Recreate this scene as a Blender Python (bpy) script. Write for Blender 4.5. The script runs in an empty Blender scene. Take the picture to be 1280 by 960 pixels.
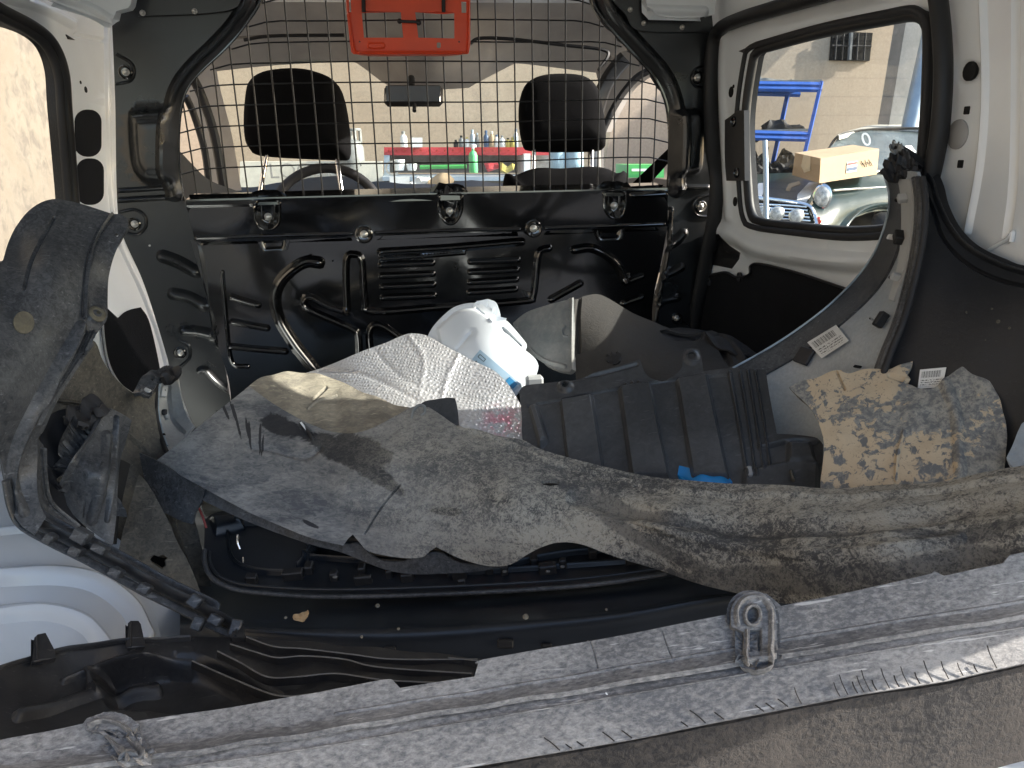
import bpy, math, random
import numpy as np
from mathutils import Vector, Matrix, Euler
from mathutils.geometry import delaunay_2d_cdt

# ------------------------------------------------------------------ camera, sky, sun, exposure
scene = bpy.context.scene
COL = scene.collection
CAM = Vector((0.0, 0.0, 1.40))
R3 = (Matrix.Rotation(math.radians(-8.0), 3, 'Z')
      @ Matrix.Rotation(math.radians(90 - 17.3), 3, 'X')
      @ Matrix.Rotation(math.radians(-1.2), 3, 'Z'))
cd = bpy.data.cameras.new('camera')
cam = bpy.data.objects.new('camera', cd)
COL.objects.link(cam)
cam.location = CAM
cam.rotation_euler = R3.to_euler()
cd.sensor_width = 36.0
cd.lens = 27.0
cd.clip_start = 0.02
cd.clip_end = 200
scene.camera = cam

SUN_EL, SUN_AZ = math.radians(27.0), math.radians(99.0)      # azimuth clockwise from +Y (forward)
sun_dir = Vector((math.sin(SUN_AZ) * math.cos(SUN_EL), math.cos(SUN_AZ) * math.cos(SUN_EL), math.sin(SUN_EL)))
w = bpy.data.worlds.new('World')
scene.world = w
w.use_nodes = True
nt = w.node_tree
sky = nt.nodes.new('ShaderNodeTexSky')
sky.sky_type = 'NISHITA'
sky.sun_disc = False
sky.sun_elevation = SUN_EL
sky.sun_rotation = SUN_AZ
sky.air_density = 1.0
sky.dust_density = 2.0
bg = nt.nodes['Background']
nt.links.new(sky.outputs[0], bg.inputs[0])
bg.inputs[1].default_value = 0.15
ld = bpy.data.lights.new('sun', 'SUN')
ld.energy = 3.6
ld.angle = math.radians(0.5)
ld.color = (1.0, 0.94, 0.86)
sun = bpy.data.objects.new('sun', ld)
COL.objects.link(sun)
sun.rotation_euler = (-sun_dir).to_track_quat('-Z', 'Y').to_euler()
sun.location = (6, -3, 6)
vs = scene.view_settings
vs.view_transform = 'Standard'
vs.look = 'None'
vs.exposure = 1.75
vs.gamma = 1.0
vs.use_curve_mapping = False
scene.cycles.max_bounces = 8
scene.cycles.transparent_max_bounces = 12

# ------------------------------------------------------------------ pixel -> place helpers
F = 960.0
RT = np.array(R3 @ Vector((1, 0, 0)))
UP = np.array(R3 @ Vector((0, 1, 0)))
FW = np.array(R3 @ Vector((0, 0, -1)))
C0 = np.array(CAM)

def rays(px, py):
    px = np.asarray(px, float)
    py = np.asarray(py, float)
    return ((px - 640) / F)[..., None] * RT + ((480 - py) / F)[..., None] * UP + FW

def D(px, py, d):
    return C0 + rays(px, py) * np.asarray(d, float)[..., None]

def on_axis(ax, val):
    def f(px, py):
        r = rays(px, py)
        return C0 + r * ((val - C0[ax]) / r[..., ax])[..., None]
    return f

def onY(v): return on_axis(1, v)
def onX(v): return on_axis(0, v)
def onZ(v): return on_axis(2, v)

def on_plane(p0, n):
    p0 = np.array(p0, float)
    n = np.array(n, float)
    def f(px, py):
        r = rays(px, py)
        return C0 + r * ((p0 - C0) @ n / (r @ n))[..., None]
    return f

def depth(p):
    return float((np.array(p) - C0) @ FW)

def tps(ctrl):
    """smooth surface through (px, py, camera depth) control points"""
    c = np.array(ctrl, float)
    xy = c[:, :2] / 100.0
    n = len(c)
    def U(r2):
        return 0.5 * r2 * np.log(r2 + 1e-12)
    K = U(((xy[:, None] - xy[None]) ** 2).sum(-1)) + np.eye(n) * 1e-3
    P = np.c_[np.ones(n), xy]
    A = np.zeros((n + 3, n + 3))
    A[:n, :n] = K
    A[:n, n:] = P
    A[n:, :n] = P.T
    A[n:, n:] += -np.eye(3) * 1e-6
    s = np.linalg.solve(A, np.r_[c[:, 2], 0, 0, 0])
    def f(px, py):
        q = np.stack([np.asarray(px, float), np.asarray(py, float)], -1) / 100.0
        r2 = ((q[..., None, :] - xy) ** 2).sum(-1)
        d = U(r2) @ s[:n] + s[n] + q @ s[n + 1:]
        return D(px, py, d)
    return f

def shift(surf, dz):
    """the same surface, dz metres nearer along the view"""
    def f(px, py):
        p = surf(px, py)
        v = p - C0
        return p - v / np.linalg.norm(v, axis=-1, keepdims=True) * dz
    return f

def catmull(pts, n_per=6, closed=False):
    p = np.array(pts, float)
    if len(p) < 3:
        t = np.linspace(0, 1, n_per + 1)[:, None]
        return p[0] * (1 - t) + p[-1] * t
    if closed:
        q = np.vstack([p[-1], p, p[0], p[1]])
    else:
        q = np.vstack([2 * p[0] - p[1], p, 2 * p[-1] - p[-2]])
    out = []
    m = len(p) if closed else len(p) - 1
    t = np.linspace(0, 1, n_per, endpoint=False)[:, None]
    for i in range(m):
        a, b, c, d = q[i], q[i + 1], q[i + 2], q[i + 3]
        out.append(0.5 * ((2 * b) + (-a + c) * t + (2 * a - 5 * b + 4 * c - d) * t ** 2 + (-a + 3 * b - 3 * c + d) * t ** 3))
    out = np.vstack(out)
    if not closed:
        out = np.vstack([out, p[-1]])
    return out

def smooth_poly(pts, step=5.0, corner=48):
    """closed outline: sharp turns stay corners, the rest is rounded"""
    p = np.array(pts, float)
    n = len(p)
    a = p - np.roll(p, 1, 0)
    b = np.roll(p, -1, 0) - p
    ang = np.degrees(np.abs((np.arctan2(b[:, 1], b[:, 0]) - np.arctan2(a[:, 1], a[:, 0]) + np.pi) % (2 * np.pi) - np.pi))
    cs = [i for i in range(n) if ang[i] > corner]
    segs = []
    if not cs:
        c = catmull(p, 8, True)
        segs.append(c)
    else:
        for k, i in enumerate(cs):
            j = cs[(k + 1) % len(cs)]
            idx = [i]
            while idx[-1] != j or len(idx) == 1:
                idx.append((idx[-1] + 1) % n)
                if idx[-1] == j:
                    break
            c = catmull(p[idx], 8)
            segs.append(c[:-1])
    c = np.vstack(segs)
    # resample roughly to step
    keep = [0]
    for i in range(1, len(c)):
        if np.hypot(*(c[i] - c[keep[-1]])) > step * 0.6:
            keep.append(i)
    if not cs and np.hypot(*(c[keep[-1]] - c[0])) < step * .6:
        keep = keep[:-1]
    cc = c[keep]
    if cs:                                     # put true corners back
        for i in cs:
            j = np.argmin(((cc - p[i]) ** 2).sum(1))
            cc[j] = p[i]
    out = []
    for i in range(len(cc)):
        q0, q1 = cc[i], cc[(i + 1) % len(cc)]
        L = np.hypot(*(q1 - q0))
        if L < 1e-6:
            continue
        k = max(1, int(L / (step * 1.4)))
        for t in range(k):
            out.append(q0 + (q1 - q0) * t / k)
    return np.array(out)

def inside(poly, pts):
    x, y = pts[:, 0], pts[:, 1]
    r = np.zeros(len(pts), bool)
    n = len(poly)
    for i in range(n):
        x0, y0 = poly[i]
        x1, y1 = poly[(i + 1) % n]
        if y0 == y1:
            continue
        c = ((y0 > y) != (y1 > y)) & (x < (x1 - x0) * (y - y0) / (y1 - y0) + x0)
        r ^= c
    return r

def dist_line(line, pts, closed=False):
    line = np.array(line, float)
    if closed:
        line = np.vstack([line, line[0]])
    best = np.full(len(pts), 1e9)
    for i in range(len(line) - 1):
        a, b = line[i], line[i + 1]
        ab = b - a
        L2 = max(ab @ ab, 1e-9)
        t = np.clip((pts - a) @ ab / L2, 0, 1)
        d = np.hypot(*((pts - a - t[:, None] * ab).T))
        best = np.minimum(best, d)
    return best

# ------------------------------------------------------------------ objects
def props(o, label=None, cat=None, group=None, kind=None, category=None):
    cat = cat or category
    for k, v in (('label', label), ('category', cat), ('group', group), ('kind', kind)):
        if v:
            o[k] = v
    return o

def thing(name, label, cat, at, group=None):
    o = bpy.data.objects.new(name, None)
    COL.objects.link(o)
    o.location = Vector(at)
    o.empty_display_size = 0.05
    return props(o, label, cat, group)

def origin_of(parent):
    o = Vector((0, 0, 0))
    while parent is not None:
        o += parent.location
        parent = parent.parent
    return o

def mesh_obj(name, V, Fc, mats, parent=None, at=None, smooth=True, fm=None, sharp=35, **pr):
    V = np.asarray(V, float)
    base = origin_of(parent)
    loc = Vector(V.mean(0)) if at is None else Vector(at)
    me = bpy.data.meshes.new(name)
    me.from_pydata((V - np.array(loc)).tolist(), [], Fc)
    if not isinstance(mats, (list, tuple)):
        mats = [mats]
    for m in mats:
        me.materials.append(m)
    if fm is not None:
        me.polygons.foreach_set('material_index', fm)
    me.update()
    if smooth:
        me.polygons.foreach_set('use_smooth', [True] * len(me.polygons))
        me.set_sharp_from_angle(angle=math.radians(sharp))
    o = bpy.data.objects.new(name, me)
    COL.objects.link(o)
    o.parent = parent
    o.location = loc - base
    if pr:
        props(o, **pr)
    return o

def grid_normals(V, T):
    V = np.asarray(V)
    T = np.asarray(T)
    n = np.cross(V[T[:, 1]] - V[T[:, 0]], V[T[:, 2]] - V[T[:, 0]])
    N = np.zeros_like(V)
    for k in range(3):
        np.add.at(N, T[:, k], n)
    L = np.linalg.norm(N, axis=1, keepdims=True)
    L[L == 0] = 1
    return N / L

def thicken(V, T, t, toward=None):
    """closed shell: V is the face looking at the viewer, the back lies t behind it"""
    V = np.asarray(V, float)
    T = np.asarray(T)
    N = grid_normals(V, T)
    toC = C0 - V
    s = np.sign((N * toC).sum(1).mean()) or 1
    N = N * s
    if s < 0:
        T = T[:, ::-1]
    n = len(V)
    V2 = np.vstack([V, V - N * t])
    F = T.tolist() + (T[:, ::-1] + n).tolist()
    e = np.vstack([T[:, [0, 1]], T[:, [1, 2]], T[:, [2, 0]]])
    key = np.sort(e, 1)
    _, inv, cnt = np.unique(key[:, 0] * n + key[:, 1], return_inverse=True, return_counts=True)
    be = e[cnt[inv] == 1]
    F += [[int(b), int(a), int(a + n), int(b + n)] for a, b in be]
    return V2, F

def sheet(name, outline, surf, mat, parent=None, t=0.003, holes=(), strokes=(), regions=(), step=9.0, fine=2.0,
          smooth=True, wob=0.0, wobs=30.0, corner=48, sharp=35, edge=None, **pr):
    """moulded sheet: outline in photo pixels laid on a real surface, with pressed relief (metres) and real thickness
    strokes: (points, half width px, height m)   regions: (polygon, edge px, height m)"""
    P = smooth_poly(outline, min(step, 6), corner) if smooth else np.array(outline, float)
    ec = []
    pts = [P]
    k = len(P)
    ec += [(i, (i + 1) % k) for i in range(k)]
    H = []
    for h in holes:
        h = np.array(h, float)
        H.append(h)
        ec += [(k + i, k + (i + 1) % len(h)) for i in range(len(h))]
        pts.append(h)
        k += len(h)
    strokes = [(catmull(s[0], 6) if len(s[0]) > 2 else np.array(s[0], float), s[1], s[2]) for s in strokes]
    regions = [(smooth_poly(r[0], 4), r[1], r[2]) for r in regions]
    lo, hi = P.min(0), P.max(0)
    def lattice(st):
        xs = np.arange(lo[0] + st * .5, hi[0], st)
        ys = np.arange(lo[1] + st * .5, hi[1], st * .87)
        X, Y = np.meshgrid(xs, ys)
        X = X + (np.arange(len(ys)) % 2)[:, None] * st * .5
        return np.stack([X.ravel(), Y.ravel()], 1)
    def okay(g, gap):
        m = inside(P, g)
        m &= dist_line(P, g, True) > gap
        for h in H:
            m &= ~inside(h, g)
            m &= dist_line(h, g, True) > gap * .7
        return g[m]
    g = lattice(step)
    if strokes or regions:
        bands = []
        rows_ = []
        for line, wd, closed, offs in ([(s_[0], s_[1], False, (-1, -.78, -.55, -.28, 0, .28, .55, .78, 1)) for s_ in strokes]
                                       + [(r_[0], r_[1], True, (-1, -.65, -.33, 0, .33, .65, 1)) for r_ in regions]):
            sp = max(1.8, min(4.5, wd * .7))
            L = np.vstack([line, line[0]]) if closed else np.asarray(line, float)
            ds = np.r_[0, np.cumsum(np.hypot(*np.diff(L, axis=0).T))]
            m_ = max(2, int(ds[-1] / sp) + 1)
            q_ = np.linspace(0, ds[-1], m_)
            R_ = np.stack([np.interp(q_, ds, L[:, 0]), np.interp(q_, ds, L[:, 1])], 1)
            T_ = np.gradient(R_, axis=0)
            T_ /= np.maximum(np.hypot(*T_.T)[:, None], 1e-9)
            Nn = np.stack([-T_[:, 1], T_[:, 0]], 1)
            P_ = np.vstack([R_ + Nn * (wd * o_) for o_ in offs])
            if not closed:
                for e_, d_ in ((R_[0], -T_[0]), (R_[-1], T_[-1])):
                    a0 = math.atan2(d_[1], d_[0])
                    for rr_ in (.4, .75, 1.0):
                        P_ = np.vstack([P_] + [[[e_[0] + rr_ * wd * math.cos(a0 + t_), e_[1] + rr_ * wd * math.sin(a0 + t_)]] for t_ in (-1.1, -.55, 0, .55, 1.1)])
            # a point that strays nearer to another stretch of its own line is dropped
            dd_ = dist_line(line, P_, closed)
            own = np.abs(np.repeat(offs, m_)) * wd
            keep_ = np.ones(len(P_), bool)
            keep_[:len(own)] = dd_[:len(own)] > own - .22 * wd - .05
            P_ = P_[keep_]
            for l2, w2, c2 in bands:
                P_ = P_[dist_line(l2, P_, c2) > w2 + .4]
            bands.append((line, wd, closed))
            rows_.append(okay(P_, .7))
        for l2, w2, c2 in bands:
            g = g[dist_line(l2, g, c2) > w2 + fine]
        g = np.vstack([okay(g, step * .35)] + rows_)
    else:
        g = okay(g, step * .35)
    pts.append(g)
    A = np.vstack(pts)
    r = delaunay_2d_cdt([Vector(q) for q in A], ec, [], 1, 1e-6)
    Q = np.array([list(v) for v in r[0]])
    T = np.array([list(f) for f in r[2]], int)
    if H:
        c = Q[T].mean(1)
        m = np.ones(len(T), bool)
        for h in H:
            m &= ~inside(h, c)
        T = T[m]
    used = np.unique(T)
    re = -np.ones(len(Q), int)
    re[used] = np.arange(len(used))
    Q = Q[used]
    T = re[T]
    V = surf(Q[:, 0], Q[:, 1])
    N = grid_normals(V, T)
    N *= np.sign((N * (C0 - V)).sum(1).mean()) or 1
    disp = np.zeros(len(Q))
    for s, wd, h in strokes:
        dd = dist_line(s, Q) / wd
        disp += h * np.clip(1 - dd ** 2, 0, 1) ** 1.5
    for rp, ed, h in regions:
        dd = dist_line(rp, Q, True) * np.where(inside(rp, Q), 1, -1)
        u = np.clip(dd / ed * .5 + .5, 0, 1)
        disp += h * u * u * (3 - 2 * u)
    if wob:
        rs = np.random.RandomState(len(Q) % 997)
        for _ in range(5):
            a = rs.rand() * 6.28
            L = wobs * (0.6 + rs.rand())
            disp += wob / 3 * np.sin((Q[:, 0] * math.cos(a) + Q[:, 1] * math.sin(a)) / L * 6.28 + rs.rand() * 6.28)
    V = V + N * disp[:, None]
    V2, Fc = thicken(V, T, t)
    fm = None
    mats = mat
    if edge is not None:
        mats = [mat, edge]
        fm = [0] * (2 * len(T)) + [1] * (len(Fc) - 2 * len(T))
    return mesh_obj(name, V2, Fc, mats, parent, fm=fm, sharp=sharp, **pr)

def tube_geo(P, r, k=8, closed=False, ry=None):
    P = np.asarray(P, float)
    n = len(P)
    T = np.roll(P, -1, 0) - np.roll(P, 1, 0)
    if not closed:
        T[0] = P[1] - P[0]
        T[-1] = P[-1] - P[-2]
    T /= np.maximum(np.linalg.norm(T, axis=1, keepdims=True), 1e-9)
    up = np.array([0, 0, 1.0])
    if abs(T[:, 2]).mean() > .8:
        up = np.array([0, 1.0, 0])
    A = np.zeros_like(T)
    a0 = np.cross(T[0], up)
    if np.linalg.norm(a0) < .05:
        a0 = np.cross(T[0], np.array([1.0, 0, 0]))
    for i in range(n):                          # frames carried along the path, so that the section never flips
        a0 = a0 - T[i] * (a0 @ T[i])
        a0 = a0 / max(np.linalg.norm(a0), 1e-9)
        A[i] = a0
    B = np.cross(A, T)
    rr = np.broadcast_to(np.asarray(r, float), (n,))
    rb = rr if ry is None else np.broadcast_to(np.asarray(ry, float), (n,))
    th = np.arange(k) / k * 2 * np.pi
    V = P[:, None] + A[:, None] * (np.cos(th)[None, :, None] * rr[:, None, None]) + B[:, None] * (np.sin(th)[None, :, None] * rb[:, None, None])
    V = V.reshape(-1, 3)
    Fc = []
    m = n if closed else n - 1
    for i in range(m):
        j = (i + 1) % n
        for q in range(k):
            q2 = (q + 1) % k
            Fc.append([i * k + q, i * k + q2, j * k + q2, j * k + q])
    if not closed:
        Fc.append(list(range(k))[::-1])
        Fc.append([(n - 1) * k + q for q in range(k)])
    return V, Fc

def tube(name, P, r, mat, parent=None, k=8, closed=False, ry=None, **pr):
    V, Fc = tube_geo(P, r, k, closed, ry)
    return mesh_obj(name, V, Fc, mat, parent, sharp=60, **pr)

def merge(parts):
    V, Fc, n = [], [], 0
    for v, f in parts:
        v = np.asarray(v)
        V.append(v)
        Fc += [[i + n for i in q] for q in f]
        n += len(v)
    return np.vstack(V), Fc

def box_geo(c, s, bev=0.0, R=None):
    """bevelled box centred at c with full size s"""
    s = np.array(s, float) / 2
    b = min(bev, s.min() * .9)
    V = []
    for sx in (-1, 1):
        for sy in (-1, 1):
            for sz in (-1, 1):
                g = np.array([sx, sy, sz])
                for ax in range(3):
                    o = s - b
                    o = o.copy()
                    o[ax] = s[ax]
                    V.append(g * o)
    V = np.array(V)
    idx = lambda sx, sy, sz, ax: ((sx > 0) * 4 + (sy > 0) * 2 + (sz > 0)) * 3 + ax
    Fc = []
    for ax in range(3):
        u, v = (ax + 1) % 3, (ax + 2) % 3
        for sg in (-1, 1):
            q = []
            for a, bb in ((-1, -1), (1, -1), (1, 1), (-1, 1)):
                g = [0, 0, 0]
                g[ax] = sg
                g[u] = a
                g[v] = bb
                q.append(idx(*g, ax))
            Fc.append(q if sg > 0 else q[::-1])
    for ax in range(3):                       # edges along ax
        u, v = (ax + 1) % 3, (ax + 2) % 3
        for a in (-1, 1):
            for bb in (-1, 1):
                g0, g1 = [0, 0, 0], [0, 0, 0]
                g0[ax], g1[ax] = -1, 1
                for g in (g0, g1):
                    g[u] = a
                    g[v] = bb
                q = [idx(*g0, u), idx(*g1, u), idx(*g1, v), idx(*g0, v)]
                Fc.append(q[::-1] if a * bb > 0 else q)
    for a in (-1, 1):
        for bb in (-1, 1):
            for cc in (-1, 1):
                q = [idx(a, bb, cc, 0), idx(a, bb, cc, 1), idx(a, bb, cc, 2)]
                Fc.append(q if a * bb * cc > 0 else q[::-1])
    if R is not None:
        V = V @ np.array(R).T
    return V + np.array(c), Fc

def box(name, c, s, mat, parent=None, bev=0.003, R=None, **pr):
    V, Fc = box_geo(c, s, bev, R)
    return mesh_obj(name, V, Fc, mat, parent, sharp=25, **pr)

def frame_to(d, up=(0, 0, 1)):
    """rotation whose z axis is d"""
    z = Vector(d).normalized()
    u = Vector(up)
    if abs(z.dot(u)) > .95:
        u = Vector((0, 1, 0))
    x = u.cross(z).normalized()
    y = z.cross(x)
    return np.array([[x[i], y[i], z[i]] for i in range(3)])

def lathe_geo(c, axis, prof, k=20, sx=1.0):
    """prof: (radius, height) along axis"""
    R = frame_to(axis)
    V, Fc = [], []
    for r, h in prof:
        for i in range(k):
            a = 2 * math.pi * i / k
            V.append([r * math.cos(a) * sx, r * math.sin(a), h])
    n = len(prof)
    for j in range(n - 1):
        for i in range(k):
            i2 = (i + 1) % k
            Fc.append([j * k + i, j * k + i2, (j + 1) * k + i2, (j + 1) * k + i])
    Fc.append(list(range(k))[::-1])
    Fc.append([(n - 1) * k + i for i in range(k)])
    return np.array(V) @ R.T + np.array(c), Fc

def lathe(name, c, axis, prof, mat, parent=None, k=20, sx=1.0, **pr):
    V, Fc = lathe_geo(c, axis, prof, k, sx)
    return mesh_obj(name, V, Fc, mat, parent, sharp=40, **pr)

def normal_at(surf, px, py):
    p = surf(np.array([px, px + 2., px]), np.array([py, py, py + 2.]))
    n = np.cross(p[1] - p[0], p[2] - p[0])
    n /= np.linalg.norm(n)
    return n * (np.sign(n @ (C0 - p[0])) or 1)

def at(surf, px, py):
    return surf(np.array([float(px)]), np.array([float(py)]))[0]

def ell(cx, cy, rx, ry, n=16, rot=0):
    a = np.arange(n) / n * 2 * np.pi
    x, y = np.cos(a) * rx, np.sin(a) * ry
    c, s = math.cos(math.radians(rot)), math.sin(math.radians(rot))
    return [(cx + p * c - q * s, cy + p * s + q * c) for p, q in zip(x, y)]

def rrect(x0, y0, x1, y1, r, n=4):
    out = []
    for cx, cy, a0 in ((x1 - r, y0 + r, -90), (x1 - r, y1 - r, 0), (x0 + r, y1 - r, 90), (x0 + r, y0 + r, 180)):
        for i in range(n + 1):
            a = math.radians(a0 + 90 * i / n)
            out.append((cx + r * math.cos(a), cy + r * math.sin(a)))
    return out

def text_obj(name, s, size, p, ux, uy, mat, parent, extrude=0.0002):
    """flat print: the word lies on a surface with axes ux, uy"""
    cu = bpy.data.curves.new(name, 'FONT')
    cu.body = s
    cu.size = size
    cu.extrude = extrude
    cu.align_x = 'CENTER'
    cu.align_y = 'CENTER'
    o = bpy.data.objects.new(name, cu)
    COL.objects.link(o)
    dg = bpy.context.evaluated_depsgraph_get()
    me = bpy.data.meshes.new_from_object(o.evaluated_get(dg))
    bpy.data.objects.remove(o)
    bpy.data.curves.remove(cu)
    ux = Vector(ux).normalized()
    uy = (Vector(uy) - Vector(uy).dot(ux) * ux).normalized()
    uz = ux.cross(uy)
    M = Matrix((ux, uy, uz)).transposed()
    for v in me.vertices:
        v.co = M @ v.co
    me.materials.clear()
    me.materials.append(mat)
    r = bpy.data.objects.new(name, me)
    COL.objects.link(r)
    r.parent = parent
    r.location = Vector(p) - origin_of(parent)
    return r

# ------------------------------------------------------------------ materials
def newmat(name):
    m = bpy.data.materials.new(name)
    m.use_nodes = True
    t = m.node_tree
    return m, t, t.nodes['Principled BSDF']

def N(t, kind, **kw):
    n = t.nodes.new(kind)
    for k, v in kw.items():
        if k.startswith('i_'):
            n.inputs[k[2:].replace('_', ' ')].default_value = v
        else:
            setattr(n, k, v)
    return n

def coords(t, scale=(1, 1, 1), rot=(0, 0, 0)):
    tc = N(t, 'ShaderNodeTexCoord')
    mp = N(t, 'ShaderNodeMapping')
    mp.inputs['Scale'].default_value = scale
    mp.inputs['Rotation'].default_value = rot
    t.links.new(tc.outputs['Object'], mp.inputs[0])
    return mp.outputs[0]

def noise(t, co, scale, detail=5, rough=.6, dist=0.0):
    n = N(t, 'ShaderNodeTexNoise')
    n.inputs['Scale'].default_value = scale
    n.inputs['Detail'].default_value = detail
    n.inputs['Roughness'].default_value = rough
    n.inputs['Distortion'].default_value = dist
    t.links.new(co, n.inputs['Vector'])
    return n.outputs['Fac']

def ramp(t, fac, a, b, v0=0.0, v1=1.0):
    r = N(t, 'ShaderNodeMapRange')
    r.inputs['From Min'].default_value = a
    r.inputs['From Max'].default_value = b
    r.inputs['To Min'].default_value = v0
    r.inputs['To Max'].default_value = v1
    t.links.new(fac, r.inputs['Value'])
    return r.outputs[0]

def mixc(t, fac, a, b):
    m = N(t, 'ShaderNodeMix', data_type='RGBA')
    for s, v in ((0, fac), (6, a), (7, b)):
        if hasattr(v, 'is_linked') or hasattr(v, 'links'):
            t.links.new(v, m.inputs[s])
        elif s == 0:
            m.inputs[0].default_value = v
        else:
            m.inputs[s].default_value = (*v, 1)
    return m.outputs[2]

def math_n(t, op, a, b):
    m = N(t, 'ShaderNodeMath', operation=op)
    for s, v in ((0, a), (1, b)):
        if hasattr(v, 'links'):
            t.links.new(v, m.inputs[s])
        else:
            m.inputs[s].default_value = v
    return m.outputs[0]

def bump(t, bs, h, strength=.3, dist=.002):
    b = N(t, 'ShaderNodeBump')
    b.inputs['Strength'].default_value = strength
    b.inputs['Distance'].default_value = dist
    t.links.new(h, b.inputs['Height'])
    t.links.new(b.outputs[0], bs.inputs['Normal'])

def plain(name, col, rough=.5, metal=0.0, coat=0.0, grain=0.0, gs=200, var=0.12, vs_=8, spec=.5):
    m, t, b = newmat(name)
    co = coords(t)
    n = noise(t, co, vs_, 4)
    lo = tuple(c * (1 - var) for c in col)
    hi = tuple(min(1, c * (1 + var)) for c in col)
    t.links.new(mixc(t, ramp(t, n, .3, .7), lo, hi), b.inputs['Base Color'])
    b.inputs['Metallic'].default_value = metal
    b.inputs['Coat Weight'].default_value = coat
    b.inputs['Coat Roughness'].default_value = .08
    b.inputs['Specular IOR Level'].default_value = spec
    t.links.new(ramp(t, n, .3, .7, rough * .85, min(1, rough * 1.15)), b.inputs['Roughness'])
    if grain:
        bump(t, b, noise(t, co, gs, 3), grain, .001)
    return m

def dusty(name, dark, dust, lo=.45, hi=.6, big=6, fine=60, rough=.6, fleck=.25, stretch=(1, 1, 1), rot=(0, 0, 0), bmp=.3, scratch=0.0, mid=.55, dist=1.0):
    """worn plastic under dust: clouds of dust broken up by a fine fleck, and a few scratches"""
    m, t, b = newmat(name)
    co = coords(t, stretch, rot)
    n1 = noise(t, co, big, 6, mid, .6)
    n2 = noise(t, co, fine, 6, .7, dist)
    s = math_n(t, 'ADD', math_n(t, 'MULTIPLY', n1, 1 - fleck), math_n(t, 'MULTIPLY', n2, fleck))
    f = ramp(t, s, lo, hi)
    c = mixc(t, f, dark, dust)
    n3 = noise(t, co, fine * 3.3, 3, .6)
    c = mixc(t, ramp(t, n3, .35, .65, 0, .35), c, tuple(x * .55 for x in dust))
    if scratch:
        cs = coords(t, (3, 40, 40), (.3, .5, .8))
        n4 = noise(t, cs, 6, 3, .5, .3)
        c = mixc(t, ramp(t, n4, .66, .70, 0, scratch), c, tuple(min(1, x * 1.8) for x in dust))
    t.links.new(c, b.inputs['Base Color'])
    t.links.new(ramp(t, f, 0, 1, rough * .75, min(1, rough * 1.35)), b.inputs['Roughness'])
    b.inputs['Specular IOR Level'].default_value = .4
    bump(t, b, math_n(t, 'ADD', n2, math_n(t, 'MULTIPLY', f, .5)), bmp, .0015)
    return m

def glass(name, tint=(1, 1, 1), refl=.06, rough=.02, dirt=0.0):
    """thin pane: clear straight through, with a faint mirror and a film of dust"""
    m = bpy.data.materials.new(name)
    m.use_nodes = True
    t = m.node_tree
    t.nodes.clear()
    out = N(t, 'ShaderNodeOutputMaterial')
    tr = N(t, 'ShaderNodeBsdfTransparent')
    tr.inputs[0].default_value = (*tint, 1)
    gl = N(t, 'ShaderNodeBsdfGlossy')
    gl.inputs['Roughness'].default_value = rough
    mx = N(t, 'ShaderNodeMixShader')
    mx.inputs[0].default_value = refl
    t.links.new(tr.outputs[0], mx.inputs[1])
    t.links.new(gl.outputs[0], mx.inputs[2])
    last = mx.outputs[0]
    if dirt:
        df = N(t, 'ShaderNodeBsdfDiffuse')
        df.inputs[0].default_value = (.6, .58, .52, 1)
        m2 = N(t, 'ShaderNodeMixShader')
        t.links.new(ramp(t, noise(t, coords(t), 7, 6, .7, .8), .5, .8, dirt * .25, dirt), m2.inputs[0])
        t.links.new(last, m2.inputs[1])
        t.links.new(df.outputs[0], m2.inputs[2])
        last = m2.outputs[0]
    t.links.new(last, out.inputs[0])
    return m

def spots(t, surf, lst, rag=1.3, ns=28):
    """smears with a shape of their own: (px, py, half length px, half width px, angle) each laid on a surface -> mask 0..1"""
    geo = N(t, 'ShaderNodeNewGeometry')
    co = coords(t)
    nn = noise(t, co, ns, 5, .7, .6)
    last = None
    for px, py, a_, b_, ang in lst:
        c = at(surf, px, py)
        ca, sa = math.cos(math.radians(ang)), math.sin(math.radians(ang))
        u = at(surf, px + ca * 10, py + sa * 10) - c
        k = np.linalg.norm(u) / 10
        u = u / np.linalg.norm(u)
        n_ = normal_at(surf, px, py)
        v = np.cross(n_, u)
        sb = N(t, 'ShaderNodeVectorMath', operation='SUBTRACT')
        t.links.new(geo.outputs['Position'], sb.inputs[0])
        sb.inputs[1].default_value = tuple(c)
        sq = []
        for vec, r in ((u, a_ * k), (v, b_ * k)):
            d_ = N(t, 'ShaderNodeVectorMath', operation='DOT_PRODUCT')
            t.links.new(sb.outputs[0], d_.inputs[0])
            d_.inputs[1].default_value = tuple(vec / r)
            sq.append(math_n(t, 'MULTIPLY', d_.outputs['Value'], d_.outputs['Value']))
        r_ = math_n(t, 'POWER', math_n(t, 'ADD', sq[0], sq[1]), .5)
        r_ = math_n(t, 'ADD', r_, math_n(t, 'MULTIPLY', math_n(t, 'SUBTRACT', nn, .5), rag * 2))
        m_ = ramp(t, r_, 1.05, .85)
        last = m_ if last is None else math_n(t, 'MAXIMUM', last, m_)
    return last
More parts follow.
